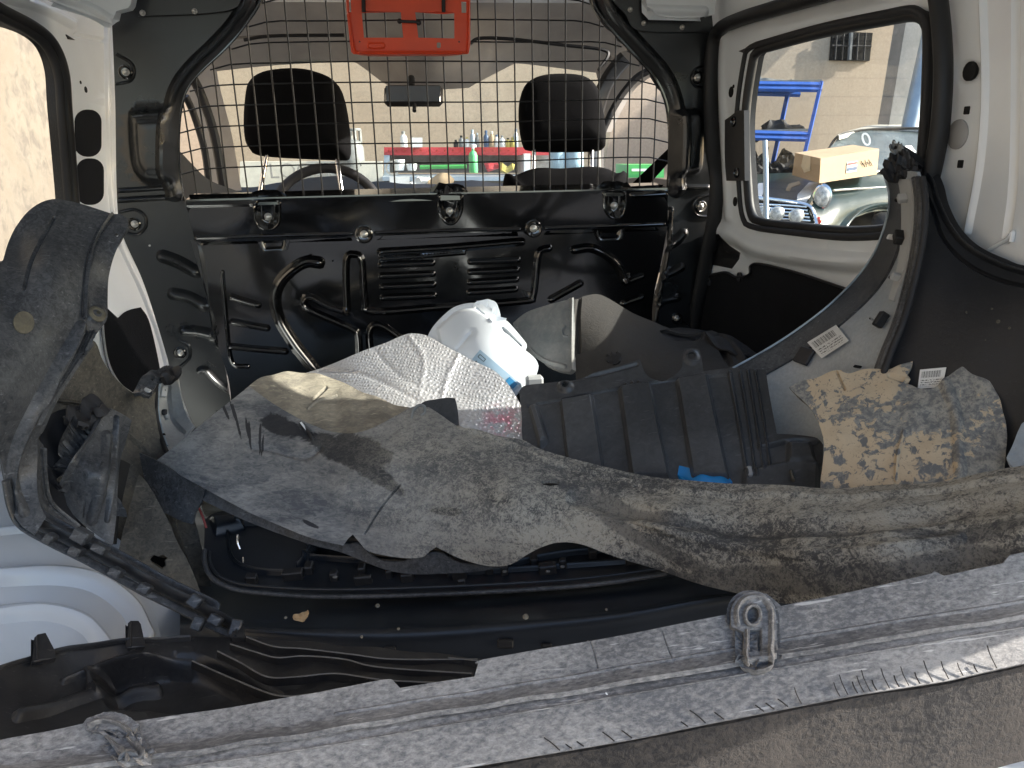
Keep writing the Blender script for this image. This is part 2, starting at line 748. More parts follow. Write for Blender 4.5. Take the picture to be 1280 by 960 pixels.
# ------------------------------------------------------------------ shared materials
M = {}
M['white'] = plain('white_paint', (.78, .82, .85), .35, coat=.6, var=.04, grain=.05, gs=90)
M['headliner'] = plain('headliner_cloth', (.36, .34, .32), .95, grain=.3, gs=600)
M['satin'] = plain('satin_black', (.010, .0115, .013), .30, grain=.04, gs=500, var=.2, spec=.8)
M['black'] = plain('gloss_black_steel', (.004, .004, .0045), .15, coat=.6, var=.3, vs_=5, spec=.6)
M['black'].node_tree.nodes['Principled BSDF'].inputs['Coat IOR'].default_value = 1.7
M['black'].node_tree.nodes['Principled BSDF'].inputs['Coat Weight'].default_value = .9
M['rubber'] = plain('rubber', (.012, .012, .013), .55)
M['rubber2'] = plain('dull_rubber', (.02, .02, .022), .7)
M['cloth'] = plain('black_cloth', (.004, .004, .0045), .95, grain=.4, gs=900, spec=.08)
M['carpet'] = plain('black_carpet', (.010, .0108, .013), .95, grain=.9, gs=420, var=.5, vs_=300, spec=.15)
M['darkplastic'] = plain('dark_plastic', (.02, .02, .023), .5, grain=.1, gs=300, var=.25)
M['bolt'] = plain('zinc_bolt', (.62, .6, .56), .35, metal=.7)
M['wire'] = plain('black_wire', (.012, .012, .012), .4)
M['chrome'] = plain('chrome', (.8, .8, .8), .18, metal=1)
M['steelblue'] = plain('blue_steel', (.02, .10, .42), .4, coat=.2)
M['hole'] = plain('dark_recess', (.006, .006, .006), .9)
M['bodywell'] = plain('silver_paint', (.55, .565, .58), .38, coat=.5, var=.06, vs_=4)

YB = 1.80
BK = onY(YB)
van = thing('delivery_van', 'white delivery van seen from its open load bay, black bulkhead with wire guard ahead', 'van', (0.08, 1.0, .70))

# opening of the guard
OPEN_L = [(333, -40), (328, 0), (310, 30), (285, 60), (258, 85), (239, 106), (230, 130), (226, 160), (226, 205), (231, 250)]
OPEN_R = [(735, -40), (738, 0), (753, 27), (785, 63), (814, 95), (829, 125), (834, 158), (834, 205), (833, 239)]

# left wing of the bulkhead
ol = [(135, -60)] + [(140, 30), (144, 130), (146, 240), (152, 290), (178, 350), (198, 410), (215, 470), (228, 530), (236, 600), (300, 600), (285, 480), (266, 395), (250, 310), (231, 250)] + OPEN_L[::-1][1:]
left_wing = sheet('bulkhead_wing', ol, BK, M['satin'], van, t=.012, step=12, fine=2.0, strokes=[
    ([(318, -40), (312, 0), (295, 30), (270, 58), (244, 83), (226, 106), (217, 132), (214, 170), (214, 215), (219, 240)], 13, .028),
    ([(150, 238), (185, 236), (222, 233)], 3.5, .006), ([(150, 250), (185, 248), (224, 246)], 4, .008),
    ([(203, 320), (222, 327), (246, 340)], 8.5, .019), ([(216, 367), (235, 371), (256, 382)], 8, .017),
    ([(230, 413), (248, 414), (266, 418)], 7, .016),
    ([(250, 463), (257, 462), (270, 476), (284, 486), (302, 489)], 5, .014),
    ([(246, 262), (252, 310), (262, 360), (274, 430)], 6, .018),
    ([(146, 68), (163, 78), (168, 90), (163, 101), (146, 105)], 2.2, .004),
    ([(150, 265), (168, 262), (181, 270), (182, 284), (172, 293), (158, 291)], 2.2, .004),
    ([(224, 425), (236, 432), (237, 447), (226, 458)], 2.2, .003)],
    regions=[([(166, 148), (172, 142), (215, 138), (219, 224), (190, 226), (174, 214), (168, 190)], 7, .03),
             ([(177, 158), (181, 153), (214, 151), (216, 214), (188, 215), (180, 200)], 4, .008)])
orr = OPEN_R + [(835, 262), (832, 300), (822, 350), (812, 400), (815, 480), (820, 600), (864, 600), (862, 410), (872, 350), (884, 290), (893, 240), (893, 60), (880, -60)]
right_wing = sheet('bulkhead_wing', orr, BK, M['satin'], van, t=.012, step=12, fine=2.0, strokes=[
    ([(750, -40), (755, 0), (770, 27), (800, 60), (828, 92), (842, 124), (847, 160), (846, 205), (845, 236)], 12, .028),
    ([(838, 236), (862, 234), (884, 234)], 4, .008),
    ([(833, 307), (845, 301), (854, 292)], 7, .014), ([(828, 345), (840, 340), (851, 334)], 6, .013), ([(822, 378), (835, 374), (846, 372)], 6, .012),
    ([(888, 83), (872, 85), (864, 97), (870, 108), (888, 111)], 2.0, .004),
    ([(888, 243), (872, 247), (866, 258), (872, 269), (888, 271)], 2.0, .004),
    ([(838, 262), (834, 310), (824, 360), (818, 400)], 5, .016)],
    regions=[([(838, 142), (868, 140), (874, 150), (873, 205), (866, 214), (838, 218)], 6, .03)])

# lower panel with its pressed beads
def mirror(pts, c=534):
    return pts
lp = [(238, 300), (835, 282), (826, 330), (815, 390), (822, 470), (824, 600), (290, 600), (288, 490), (272, 430), (258, 370)]
lower = sheet('bulkhead_panel', lp, onY(YB - .012), M['black'], van, t=.004, step=14, fine=1.7, strokes=[
    ([(399, 328), (383, 327), (365, 337), (350, 353), (344, 374), (350, 400), (370, 432), (392, 460), (420, 500)], 8, .017),
    ([(434, 389), (433, 326), (443, 318), (452, 326), (456, 374), (467, 389), (560, 383), (655, 376), (666, 370), (670, 340), (674, 315), (686, 310)], 4.8, .013),
    ([(434, 390), (410, 382), (389, 371), (380, 376), (386, 386), (414, 399), (441, 411), (448, 420), (449, 450)], 4.8, .013),
    ([(463, 440), (462, 414), (472, 405), (495, 418), (520, 440)], 4.8, .013),
    ([(290, 371), (305, 376), (323, 381)], 4.6, .013), ([(291, 402), (312, 406), (334, 410)], 4.6, .013),
    ([(290, 433), (320, 436), (357, 439)], 4.6, .013),
    ([(278, 340), (283, 400), (290, 452), (310, 458)], 3, .006),
    ([(718, 312), (738, 310), (757, 318), (772, 332), (780, 350)], 6, .014),
    ([(689, 374), (707, 364), (725, 354)], 5, .013), ([(781, 353), (802, 345)], 4.4, .012), ([(779, 379), (802, 371)], 4.4, .012),
    ([(476, 315), (560, 310), (652, 302)], 5.5, .010), ([(475, 324), (520, 321), (580, 316)], 3, .006)]
    + [([(476 + k, 331 + 13.6 * k), (508 + k, 330 + 13.5 * k), (540 + k * .6, 328.5 + 13.5 * k)], 4.6, .012) for k in range(4)]
    + [([(588 - k * .4, 327 + 12.7 * k), (618, 326 + 12.5 * k), (647 - k, 324.5 + 12.3 * k)], 4.4, .012) for k in range(4)],
    regions=[([(405, 335), (360, 350), (352, 380), (360, 410), (400, 470), (520, 500), (560, 420), (470, 398), (430, 350)], 22, .003)])
# upper bar
ub = [(232, 252), (330, 249), (450, 246), (560, 243), (700, 240), (834, 237), (835, 283), (700, 288), (560, 292), (430, 297), (330, 301), (244, 302)]
BARS = on_plane((0, YB - .034, 1.22), (0, -1, -.13))
bar = sheet('bulkhead_bar', ub, BARS, M['black'], van, t=.03, step=14, fine=1.7, strokes=[
    ([(234, 256), (320, 254)], 4, .006), ([(790, 244), (832, 242)], 4, .006),
    ([(246, 297), (330, 295), (440, 292)], 2.4, .004), ([(470, 291), (560, 288), (650, 286)], 2.4, .004), ([(682, 285), (830, 280)], 2.4, .004),
    ([(318, 255), (320, 275), (328, 285), (340, 286), (349, 276), (349, 254)], 2.4, .005),
    ([(549, 246), (550, 265), (558, 278), (568, 278), (576, 265), (577, 246)], 2.4, .005),
    ([(755, 242), (757, 262), (764, 271), (774, 271), (780, 262), (781, 241)], 2.4, .005)],
    regions=[([(322, 254), (346, 254), (345, 276), (334, 284), (324, 276)], 4, -.012),
             ([(552, 246), (574, 246), (573, 265), (563, 276), (553, 266)], 4, -.012),
             ([(759, 242), (778, 242), (777, 260), (769, 269), (760, 261)], 4, -.012)], wob=.002, wobs=120)
# ledge on top of the bar
a = BARS
b_ = onY(YB + .06)
xs = np.linspace(232, 835, 40)
ytop = np.interp(xs, [232, 450, 835], [252, 246, 237])
fr = a(xs, ytop)
bk_ = fr + np.array([0, .085, .012])
fl = fr - np.array([0, 0, .012])
V = np.vstack([fl + [0, .003, 0], fr + [0, .004, .004], bk_, bk_ - [0, 0, .03]])
n = len(xs)
Fc = [[r * n + i, r * n + i + 1, (r + 1) * n + i + 1, (r + 1) * n + i] for r in range(3) for i in range(n - 1)]
Fc = [f[::-1] for f in Fc]
mesh_obj('bulkhead_ledge', V, Fc, M['black'], van, sharp=30)

# black upper gusset strips with rivets
sheet('gusset_strip', [(165, -30), (330, -30), (300, 6), (262, 16), (172, 20), (166, 8)], onY(YB - .012), M['satin'], van, t=.004)
sheet('gusset_strip', [(756, -30), (800, -30), (806, 8), (818, 22), (876, 24), (884, 40), (800, 38), (782, 18), (762, -5)], onY(YB - .012), M['satin'], van, t=.004)

def bolt(px, py, r, par=van, y=YB - .02, cup=True, nm='bolt', mat='bolt', dome=True):
    p = at(onY(y), px, py)
    o = lathe(nm, p, (0, -1, 0), [(r * 1.5, -.004), (r * 1.5, 0), (r * 1.1, .0015), (r * .95, .002), (r * .95, .005), (r * .7, .0065), (r * .3, .007)], M[mat], par, 14)
    return o
def washer(px, py, r, y=YB - .016):
    p = at(onY(y), px, py)
    return lathe('bolt_cup', p, (0, -1, 0), [(r, -.004), (r, .003), (r * .85, .005), (r * .6, .002), (r * .3, .002)], M['black'], van, 20)
for px, py in ((335, 271), (562, 264), (768, 257)):
    bolt(px, py, .0055, y=YB - .031)
for px, py in ((455, 293), (667, 286)):
    washer(px, py, .02, YB - .036)
    bolt(px, py, .0058, y=YB - .044)
for px, py in ((168, 280), (225, 441), (157, 90), (876, 258), (872, 97), (846, 398)):
    washer(px, py, .014, YB - .001)
    bolt(px, py, .005, y=YB - .009)
for px, py in ((178, 16), (243, 14), (788, 12), (805, 29), (853, 34)):
    bolt(px, py, .0038, y=YB - .014, nm='rivet')
for px, py in ((342, 306), (762, 293)):
    q = onY(YB - .018)
    sheet('grip_slot', [(px - 21, py - 6), (px + 20, py - 7), (px + 17, py + 7), (px - 14, py + 8)], q, M['black'], van, t=.01, step=5, fine=1.5,
          regions=[([(px - 13, py - 4), (px + 12, py - 5), (px + 10, py + 3), (px - 10, py + 4)], 3, -.008)])
for px, py in ((187, 307), (416, 326), (570, 330), (569, 334), (572, 336)):
    lathe('small_hole', at(onY(YB - .014), px, py), (0, -1, 0), [(.0022, -.002), (.0022, .0012), (.001, .0015)], M['bolt' if px == 187 else 'hole'], van, 8)

# ------------------------------------------------------------------ wire guard
open_poly = np.array(OPEN_L + OPEN_R[::-1], float)
YW = YB + .012
def xz(p):
    return np.array([at(onY(YW), *q)[[0, 2]] for q in p])
OP = xz(catmull(OPEN_L[::-1], 6).tolist() + catmull(OPEN_R, 6)[::-1].tolist()[::-1])
edge_pts = np.array([[q[0], YB - .004, q[1]] for q in xz(catmull(OPEN_L, 5))])
guard = tube('guard_edge', edge_pts, .0035, M['black'], van, 6)
edge_pts = np.array([[q[0], YB - .004, q[1]] for q in xz(catmull(OPEN_R, 5))])
tube('guard_edge', edge_pts, .0035, M['black'], van, 6)
bots = [246, 265, 287, 310, 332, 356, 380, 403, 427, 449, 473, 495, 518, 540, 562, 583, 604, 625, 646, 667, 687, 707, 727, 747, 766, 784, 799, 816]
OPL = xz(catmull(OPEN_L, 6)); OPR = xz(catmull(OPEN_R, 6))
def wire_parts(P, r, k=6):
    return tube('wire', P, r, M['wire'], guard, k)
for bx in bots:
    by = np.interp(bx, [246, 495, 816], [248, 245, 236])
    x0, _, z0 = at(onY(YW), bx, by)
    # topmost height inside the opening at this x
    zt = 1.85
    side = OPL if x0 < .08 else OPR
    xs_, zs_ = side[:, 0], side[:, 1]
    up_ = zs_ > 1.36
    if x0 < .08:
        cand = [zs_[i] + (x0 - xs_[i]) / (xs_[i + 1] - xs_[i] + 1e-9) * (zs_[i + 1] - zs_[i]) for i in range(len(xs_) - 1) if (xs_[i] - x0) * (xs_[i + 1] - x0) <= 0 and zs_[i] > 1.36]
    else:
        cand = [zs_[i] + (x0 - xs_[i]) / (xs_[i + 1] - xs_[i] + 1e-9) * (zs_[i + 1] - zs_[i]) for i in range(len(xs_) - 1) if (xs_[i] - x0) * (xs_[i + 1] - x0) <= 0 and zs_[i] > 1.36]
    if cand:
        zt = min(max(cand), zt)
    zz = np.linspace(z0 - .012, zt + .006, 9)
    lean = .004 * np.sin(np.linspace(0, 3, 9) + bx)
    P = np.stack([x0 + lean * .25, np.full(9, YW) + lean * .4, zz], 1)
    P = np.vstack([[x0, YW - .012, z0 - .016], P])
    wire_parts(P, .0017)
for py in (-28, -2, 25, 52, 77, 103, 128, 153.5, 179, 204, 226):
    if py == 226:
        continue
    zc = at(onY(YW), 505, py)[2]
    def edge_x(side):
        c = [side[i, 0] + (zc - side[i, 1]) / (side[i + 1, 1] - side[i, 1] + 1e-9) * (side[i + 1, 0] - side[i, 0]) for i in range(len(side) - 1) if (side[i, 1] - zc) * (side[i + 1, 1] - zc) <= 0]
        return c[0] if c else side[0, 0]
    xa, xb = edge_x(OPL) - .006, edge_x(OPR) + .006
    X = np.linspace(xa, xb, 24)
    Z = zc + .0015 * np.sin(X * 9 + py) - .012 * np.clip((xa + .07 - X) / .07, 0, 1) ** 2 - .012 * np.clip((X - xb + .07) / .07, 0, 1) ** 2
    P = np.stack([X, np.full(24, YW + .0034), Z], 1)
    wire_parts(P, .0017)

# ------------------------------------------------------------------ side walls, roof, floor
XR = .74
RW = onX(XR)
def lip(poly, surf, r, nm, mat, par, dz=0.0, k=8, closed=False, ry=None):
    c = catmull(poly, 7, closed)
    P = shift(surf, dz)(c[:, 0], c[:, 1])
    return tube(nm, P, r, M[mat], par, k, closed, ry)

WIN_R = [(943, 80), (950, 64), (972, 56), (1040, 38), (1110, 24), (1146, 18), (1161, 24), (1166, 42), (1164, 120), (1158, 200), (1152, 262), (1128, 284), (1070, 290), (1000, 284), (955, 278), (942, 268), (937, 230), (934, 150)]
wall_r = [(889, -620), (889, 60), (893, 200), (890, 270), (874, 340), (865, 420), (864, 520), (866, 700), (1100, 800), (1520, 900), (1520, -620)]
holes_r = [WIN_R, rrect(887, 294, 925, 334, 9), ell(1212, 89, 5.5, 7, 12)]
door = sheet('side_wall', wall_r, RW, M['white'], van, t=.03, holes=[smooth_poly(WIN_R, 6), np.array([(893, 294), (905, 292), (912, 306), (926, 316), (924, 324), (915, 336), (890, 331), (887, 324)])],
    step=22, fine=3.0, edge=M['rubber'], strokes=[
    ([(1226, -60), (1232, 100), (1226, 200), (1210, 290)], 5, .006),
    ([(1270, -60), (1268, 200), (1258, 300)], 6, -.006),
    ([(1208, 90), (1211, 89)], 17, -.008),
    ([(900, 288), (930, 300), (960, 312), (1040, 325), (1120, 330)], 14, .012),
    ([(908, 40), (906, 100), (912, 200), (916, 270)], 8, .006)],
    regions=[([(905, 60), (925, 40), (1100, 0), (1160, -10), (1164, 300), (1080, 335), (960, 325), (925, 300), (908, 270)], 14, .012)])
wr = smooth_poly(WIN_R, 7)
gl = RW(wr[:, 0], wr[:, 1]) + np.array([.012, 0, 0])
tube('window_seal', RW(wr[:, 0], wr[:, 1]) - np.array([.004, 0, 0]), .010, M['rubber'], door, 8, True)
wr2 = np.array(WIN_R, float)
cen = wr2.mean(0)
wr2 = smooth_poly(cen + (wr2 - cen) * 1.045, 7)
tube('window_seal', RW(wr2[:, 0], wr2[:, 1]) - np.array([.014, 0, 0]), .006, M['rubber2'], door, 8, True)
M['glass'] = glass('side_glass', (.93, .95, .94), .05, .02, .05)
M['wglass'] = glass('windscreen_glass', (.95, .98, .96), .05, .02, .16)
Tn = len(gl)
mesh_obj('window_pane', np.vstack([gl, gl + [.004, 0, 0]]), [list(range(Tn)), list(range(Tn, 2 * Tn))[::-1]], M['glass'], door, smooth=False)
# opening seals
lip([(866, 560), (866, 430), (878, 350), (891, 285), (897, 230), (892, 190), (889, 130), (891, 70), (900, 38), (925, 24), (985, 6), (1060, -16), (1110, -30)], onX(XR - .012), .019, 'door_seal', 'rubber', van, .014, 10, ry=.014)
lip([(1165, -40), (1174, 10), (1179, 80), (1176, 150), (1168, 200), (1150, 280), (1140, 340)], onX(XR - .008), .013, 'door_seal', 'rubber', van, .018, 10, ry=.010)
lip([(861, 560), (861, 430), (872, 350), (884, 290)], RW, .004, 'wall_flange', 'white', van, .03, 6)
# recess cup behind the triangular opening
sheet('recess_cup', [(884, 290), (930, 290), (930, 340), (884, 340)], shift(RW, -.004), M['rubber'], door, t=.01, step=8, strokes=[([(898, 300), (904, 316), (920, 320)], 4, -.008)])
sheet('hinge_plate', [(906, 150), (912, 146), (922, 138), (930, 138), (931, 226), (908, 226), (906, 200)], onX(XR - .020), M['darkplastic'], door, t=.012, step=8, corner=30)
for px, py in ((917, 152), (921, 216)):
    lathe('hinge_bolt', at(onX(XR - .021), px, py), (-1, 0, 0), [(.011, -.004), (.011, .002), (.008, .004), (.007, .001), (.003, .001)], M['black'], door, 14)
for px, py, r in ((914, 115, .009), (919, 252, .008), (917, 108, .003), (923, 246, .002), (1208, 148, .0), (1212, 89, .0095)):
    if r:
        lathe('body_hole', at(onX(XR - .0125) if px < 1000 else RW, px, py), (-1, 0, 0), [(r * 1.25, -.004), (r * 1.25, .001), (r, .0015), (r * .9, .0005), (r * .3, .0004)], M['hole'], door, 14)
for px, py in ((1209, 138), (1201, 205)):
    p = at(RW, px, py)
    box('square_hole', p, (.004, .010, .010), M['hole'], door, .001)
p = at(RW, 1198, 168)
M['plug'] = plain('grey_plug', (.3, .3, .3), .5)
lathe('blanking_plug', p, (-1, 0, 0), [(.019, -.002), (.019, .002), (.016, .004), (.005, .0045)], M['plug'], door, 24)
sheet('wedge_mark', [(923, 64), (932, 60), (931, 67)], onX(XR - .014), M['rubber'], door, t=.003, step=4, smooth=False)
# lower trim board
trim = sheet('lower_trim', [(884, 345), (906, 340), (920, 346), (936, 343), (938, 332), (952, 330), (1000, 342), (1060, 362), (1150, 392), (1300, 440), (1300, 720), (890, 600), (868, 500), (868, 420), (876, 368)], shift(RW, .012), M['carpet'], van, t=.006, step=16,
      corner=60, wob=.002)
lip([(884, 345), (906, 340), (920, 346), (936, 343), (938, 332), (952, 330), (1000, 342), (1060, 362)], RW, .0022, 'trim_edge', 'darkplastic', trim, .022, 6)
for px, py in ((924, 346), (886, 352)):
    lathe('trim_clip', at(shift(RW, .018), px, py), (-1, 0, 0), [(.010, -.003), (.010, .002), (.007, .003), (.004, .001)], M['darkplastic'], trim, 14)
# small weld mark and hook at the rear pillar
lip([(1236, 312), (1248, 305), (1260, 298), (1266, 290), (1264, 302)], RW, .003, 'hook', 'white', van, .006, 6)

# left side
LW = tps([(150, -50, 1.86), (150, 200, 1.84), (150, 300, 1.82), (236, 540, 1.8), (0, 0, 1.37), (0, 200, 1.33), (0, 500, 1.3), (-200, 200, .95), (85, 150, 1.58), (200, 650, 1.55), (0, 700, 1.25)])
WIN_L = [(-260, -60), (-100, -30), (0, 22), (40, 38), (62, 55), (74, 85), (78, 130), (84, 200), (88, 260), (86, 300), (40, 318), (0, 332), (-260, 380)]
wall_l = [(-300, -420), (150, -420), (147, 0), (145, 60), (149, 150), (152, 240), (163, 300), (197, 365), (214, 410), (225, 470), (237, 530), (250, 620), (260, 760), (-300, 900)]
lwall = sheet('side_wall', wall_l, LW, M['white'], van, t=.03, holes=[smooth_poly(WIN_L, 7)], step=22, fine=3, edge=M['rubber'], strokes=[
    ([(143, 20), (140, 60), (142, 150), (147, 240), (158, 300), (190, 362), (208, 410), (220, 470), (232, 530)], 4, .010),
    ([(132, 20), (133, 60), (134, 150), (138, 240), (148, 300), (176, 362), (198, 420), (211, 470), (226, 540)], 3, .007),
    ([(95, 44), (128, 50)], 4, -.006), ([(0, -6), (50, 10), (90, 30)], 8, .008)])
cl = catmull([(-200, -55), (-60, -22), (0, 12), (42, 34), (66, 56), (79, 90), (83, 140), (88, 200), (93, 262)], 7)
tube('window_seal', shift(LW, .010)(cl[:, 0], cl[:, 1]), .012, M['rubber'], lwall, 8)
cl2 = cl - np.array([6, -5])
tube('window_seal', shift(LW, .0)(cl2[:, 0], cl2[:, 1]), .009, M['rubber2'], lwall, 8)
cb = catmull([(95, 262), (86, 302), (40, 318), (0, 334), (-200, 372)], 6)
tube('window_seal', shift(LW, .010)(cb[:, 0], cb[:, 1]), .010, M['rubber'], lwall, 8)
wl = smooth_poly(WIN_L, 8)
g = shift(LW, -.02)(wl[:, 0], wl[:, 1])
r_ = delaunay_2d_cdt([Vector(q) for q in wl], [(i, (i + 1) % len(wl)) for i in range(len(wl))], [], 1, 1e-6)
Q = np.array([list(v) for v in r_[0]])
mesh_obj('window_pane', shift(LW, -.02)(Q[:, 0], Q[:, 1]), [list(f) for f in r_[2]], M['glass'], lwall)
for y0, y1 in ((137, 196), (198, 256)):
    sheet('oval_cover', rrect(94 + (y0 > 150) * 2, y0, 127 + (y0 > 150) * 3, y1, 15, 6), shift(LW, .004), M['carpet'], lwall, t=.004, step=8, smooth=False)
for px, py, r in ((100.5, 103, .003), (107, 112, .0055)):
    n_ = normal_at(LW, px, py)
    lathe('body_hole', at(LW, px, py), n_, [(r * 1.2, -.003), (r * 1.2, .001), (r * .4, .0012)], M['hole'], lwall, 12)
sheet('wedge_mark', [(83, 43), (94, 50), (86, 49)], shift(LW, .006), M['rubber'], lwall, t=.003, step=4, smooth=False)
pan = [(128, 398), (134, 385), (148, 398), (160, 388), (176, 384), (186, 400), (196, 440), (203, 478), (192, 492), (172, 498), (150, 480), (136, 455), (130, 425)]
pn = sheet('access_panel', pan, shift(LW, .010), M['carpet'], lwall, t=.004, step=10)
lip([(128, 395), (130, 425), (136, 455), (150, 480), (172, 496)], LW, .0026, 'panel_lip', 'plug', pn, .016, 6)

# roof, floor and an added unseen side slab close the bay
def slab(nm, P, mat, par, t=.02, dn=(0, 0, 1), **kw):
    P = np.array(P, float)
    V = np.vstack([P, P + np.array(dn) * t])
    n = len(P)
    Fc = [list(range(n))[::-1], list(range(n, 2 * n))] + [[i, (i + 1) % n, n + (i + 1) % n, n + i] for i in range(n)]
    return mesh_obj(nm, V, Fc, mat, par, smooth=False, **kw)
ROOFZ = 1.86
slab('roof', [(-.80, .10, ROOFZ - .02), (.80, .10, ROOFZ - .02), (.80, 1.82, ROOFZ), (-.80, 1.82, ROOFZ)], M['white'], van, .03)
slab('load_floor', [(-.66, .20, .70), (.78, .20, .70), (.78, 1.82, .70), (-.66, 1.82, .70)], M['darkplastic'], van, .02, (0, 0, -1))
slab('rear_shade_slab', [(.775, .86, .60), (.775, 1.0, .60), (.775, 1.0, 1.86), (.775, -.11, 1.86)], M['white'], van, .02, (1, 0, 0))  # unseen slab added; slanted rear edge shaped to bound the sun patch
# roof edge rails glimpsed in the top corners
sheet('roof_rail', [(805, -60), (900, -60), (893, 18), (870, 22), (825, 20), (808, 8)], onY(YB - .05), M['white'], van, t=.03, step=14, strokes=[([(812, 12), (880, 14)], 7, .012)])
sheet('roof_rail', [(-60, -60), (175, -60), (164, 2), (160, 10), (145, 14), (140, 30), (120, 22), (60, 0), (0, -20)], onY(YB - .08), M['white'], van, t=.03, step=12, strokes=[([(60, -8), (110, 8), (138, 24)], 6, .01)])

# wheel arch of the load bay, bottom left
WA = tps([(0, 620, 1.02), (0, 830, .86), (100, 680, 1.0), (200, 760, 1.0), (215, 800, .98), (0, 720, .93), (120, 800, .88), (-150, 700, .9), (180, 640, 1.08)])
arch = sheet('wheel_arch', [(-200, 560), (0, 590), (60, 620), (130, 660), (200, 720), (240, 780), (260, 850), (150, 900), (-200, 900)], WA, M['bodywell'], van, t=.01, step=14, fine=3, strokes=[
    ([(-80, 726), (0, 722), (70, 720), (120, 730), (160, 760), (180, 800)], 12, .016),
    ([(-80, 775), (0, 768), (60, 765), (105, 780), (130, 810)], 12, .014),
    ([(-60, 676), (0, 665), (40, 662), (80, 668)], 5, .008),
    ([(168, 720), (185, 760), (196, 800)], 6, -.008)])
sheet('wheel_arch_top', [(-200, 520), (60, 560), (95, 690), (80, 700), (0, 690), (-200, 700)], shift(WA, -.09), M['bodywell'], van, t=.01, step=20)

# ------------------------------------------------------------------ cab ahead of the guard
def S(nm, ol, ctrl, mat, par=van, **kw):
    return sheet(nm, ol, tps(ctrl), M[mat], par, **kw)
cab_head = [(200, -140), (880, -140), (860, 60), (800, 78), (745, 91), (655, 80), (640, 81), (592, 106), (586, 110), (492, 110), (486, 106), (446, 79), (432, 77), (340, 82), (262, 90), (240, 70)]
hl = S('headliner', cab_head, [(200, -140, 2.0), (880, -140, 2.0), (262, 90, 2.95), (440, 78, 3.0), (530, 108, 2.85), (655, 80, 3.0), (800, 78, 2.9), (500, 20, 2.5)], 'headliner', t=.02, step=16, fine=3, corner=18, strokes=[
    ([(250, 60), (300, 48), (360, 45), (430, 44)], 2.5, -.03), ([(586, 56), (600, 48), (640, 49), (700, 56), (750, 62), (762, 72)], 2.5, -.03)],
    regions=[([(450, 60), (500, 78), (575, 78), (612, 60), (600, 90), (565, 106), (500, 106), (470, 90)], 10, .02)])
def strip(nm, poly, d, r, mat, par=van, dz=0, k=6, ry=None):
    c = catmull(poly, 5)
    dd = np.interp(np.arange(len(c)), np.linspace(0, len(c) - 1, len(d)), d)
    return tube(nm, D(c[:, 0], c[:, 1], dd), r, M[mat], par, k, False, ry)
strip('visor_edge', [(305, 50), (340, 45), (430, 44)], [2.6, 2.6], .006, 'rubber')
strip('visor_edge', [(588, 54), (600, 48), (640, 49), (700, 56), (752, 62), (760, 70), (748, 88)], [2.6, 2.6], .006, 'rubber')
# pillars
S('windscreen_pillar', [(240, 70), (270, 84), (275, 110), (290, 170), (302, 238), (260, 240), (262, 200), (245, 140), (232, 100)], [(240, 70, 2.7), (270, 84, 2.75), (302, 238, 2.9), (260, 240, 2.85), (245, 140, 2.75)], 'headliner', t=.04, step=12)
strip('door_seal', [(238, 92), (252, 120), (268, 170), (280, 240)], [2.6, 2.75], .016, 'rubber')
strip('door_seal', [(232, 120), (243, 145), (256, 190), (262, 240)], [2.55, 2.7], .012, 'rubber')
S('windscreen_pillar', [(745, 90), (775, 66), (800, 60), (812, 92), (785, 110), (766, 140), (755, 165), (748, 150), (750, 118)], [(745, 90, 2.9), (800, 60, 2.7), (755, 165, 2.9), (785, 110, 2.8), (766, 140, 2.85)], 'headliner', t=.04, step=10)
strip('pillar_trim', [(782, 72), (765, 92), (752, 118), (744, 160), (745, 236)], [2.6, 2.7], .026, 'satin')
strip('door_seal', [(812, 88), (795, 98), (775, 122), (760, 150), (752, 175), (750, 236)], [2.6, 2.7], .013, 'rubber')
# windscreen
S('windscreen', [(262, 80), (440, 60), (640, 60), (780, 70), (750, 240), (290, 245)], [(262, 80, 2.98), (780, 70, 2.98), (750, 240, 3.3), (290, 245, 3.3), (530, 80, 3.05)], 'wglass', t=.005, step=60, smooth=False)
# dashboard and lower dark parts seen through the guard
S('dashboard', [(215, 240), (300, 236), (340, 228), (400, 228), (470, 228), (540, 229), (640, 226), (700, 222), (760, 226), (850, 226), (850, 330), (215, 330)], [(215, 240, 2.9), (850, 226, 2.9), (540, 226, 3.1), (540, 330, 2.6), (215, 330, 2.5), (850, 330, 2.5)], 'darkplastic', t=.03, step=20, wob=.01, wobs=90)
S('door_card', [(226, 190), (240, 205), (262, 225), (300, 240), (300, 330), (215, 330), (216, 240)], [(226, 190, 2.4), (300, 240, 2.8), (300, 330, 2.8), (215, 330, 2.3), (262, 225, 2.6)], 'darkplastic', t=.03, step=14)
S('door_card', [(755, 228), (800, 222), (840, 225), (850, 330), (740, 330)], [(755, 228, 2.8), (840, 225, 2.4), (850, 330, 2.4), (740, 330, 2.7)], 'headliner', t=.03, step=14)
S('seat_belt', [(836, 185), (838, 200), (806, 236), (782, 237), (812, 208)], [(836, 185, 2.0), (806, 236, 2.15), (782, 237, 2.2), (838, 200, 2.0)], 'cloth', t=.003, step=8, smooth=False)
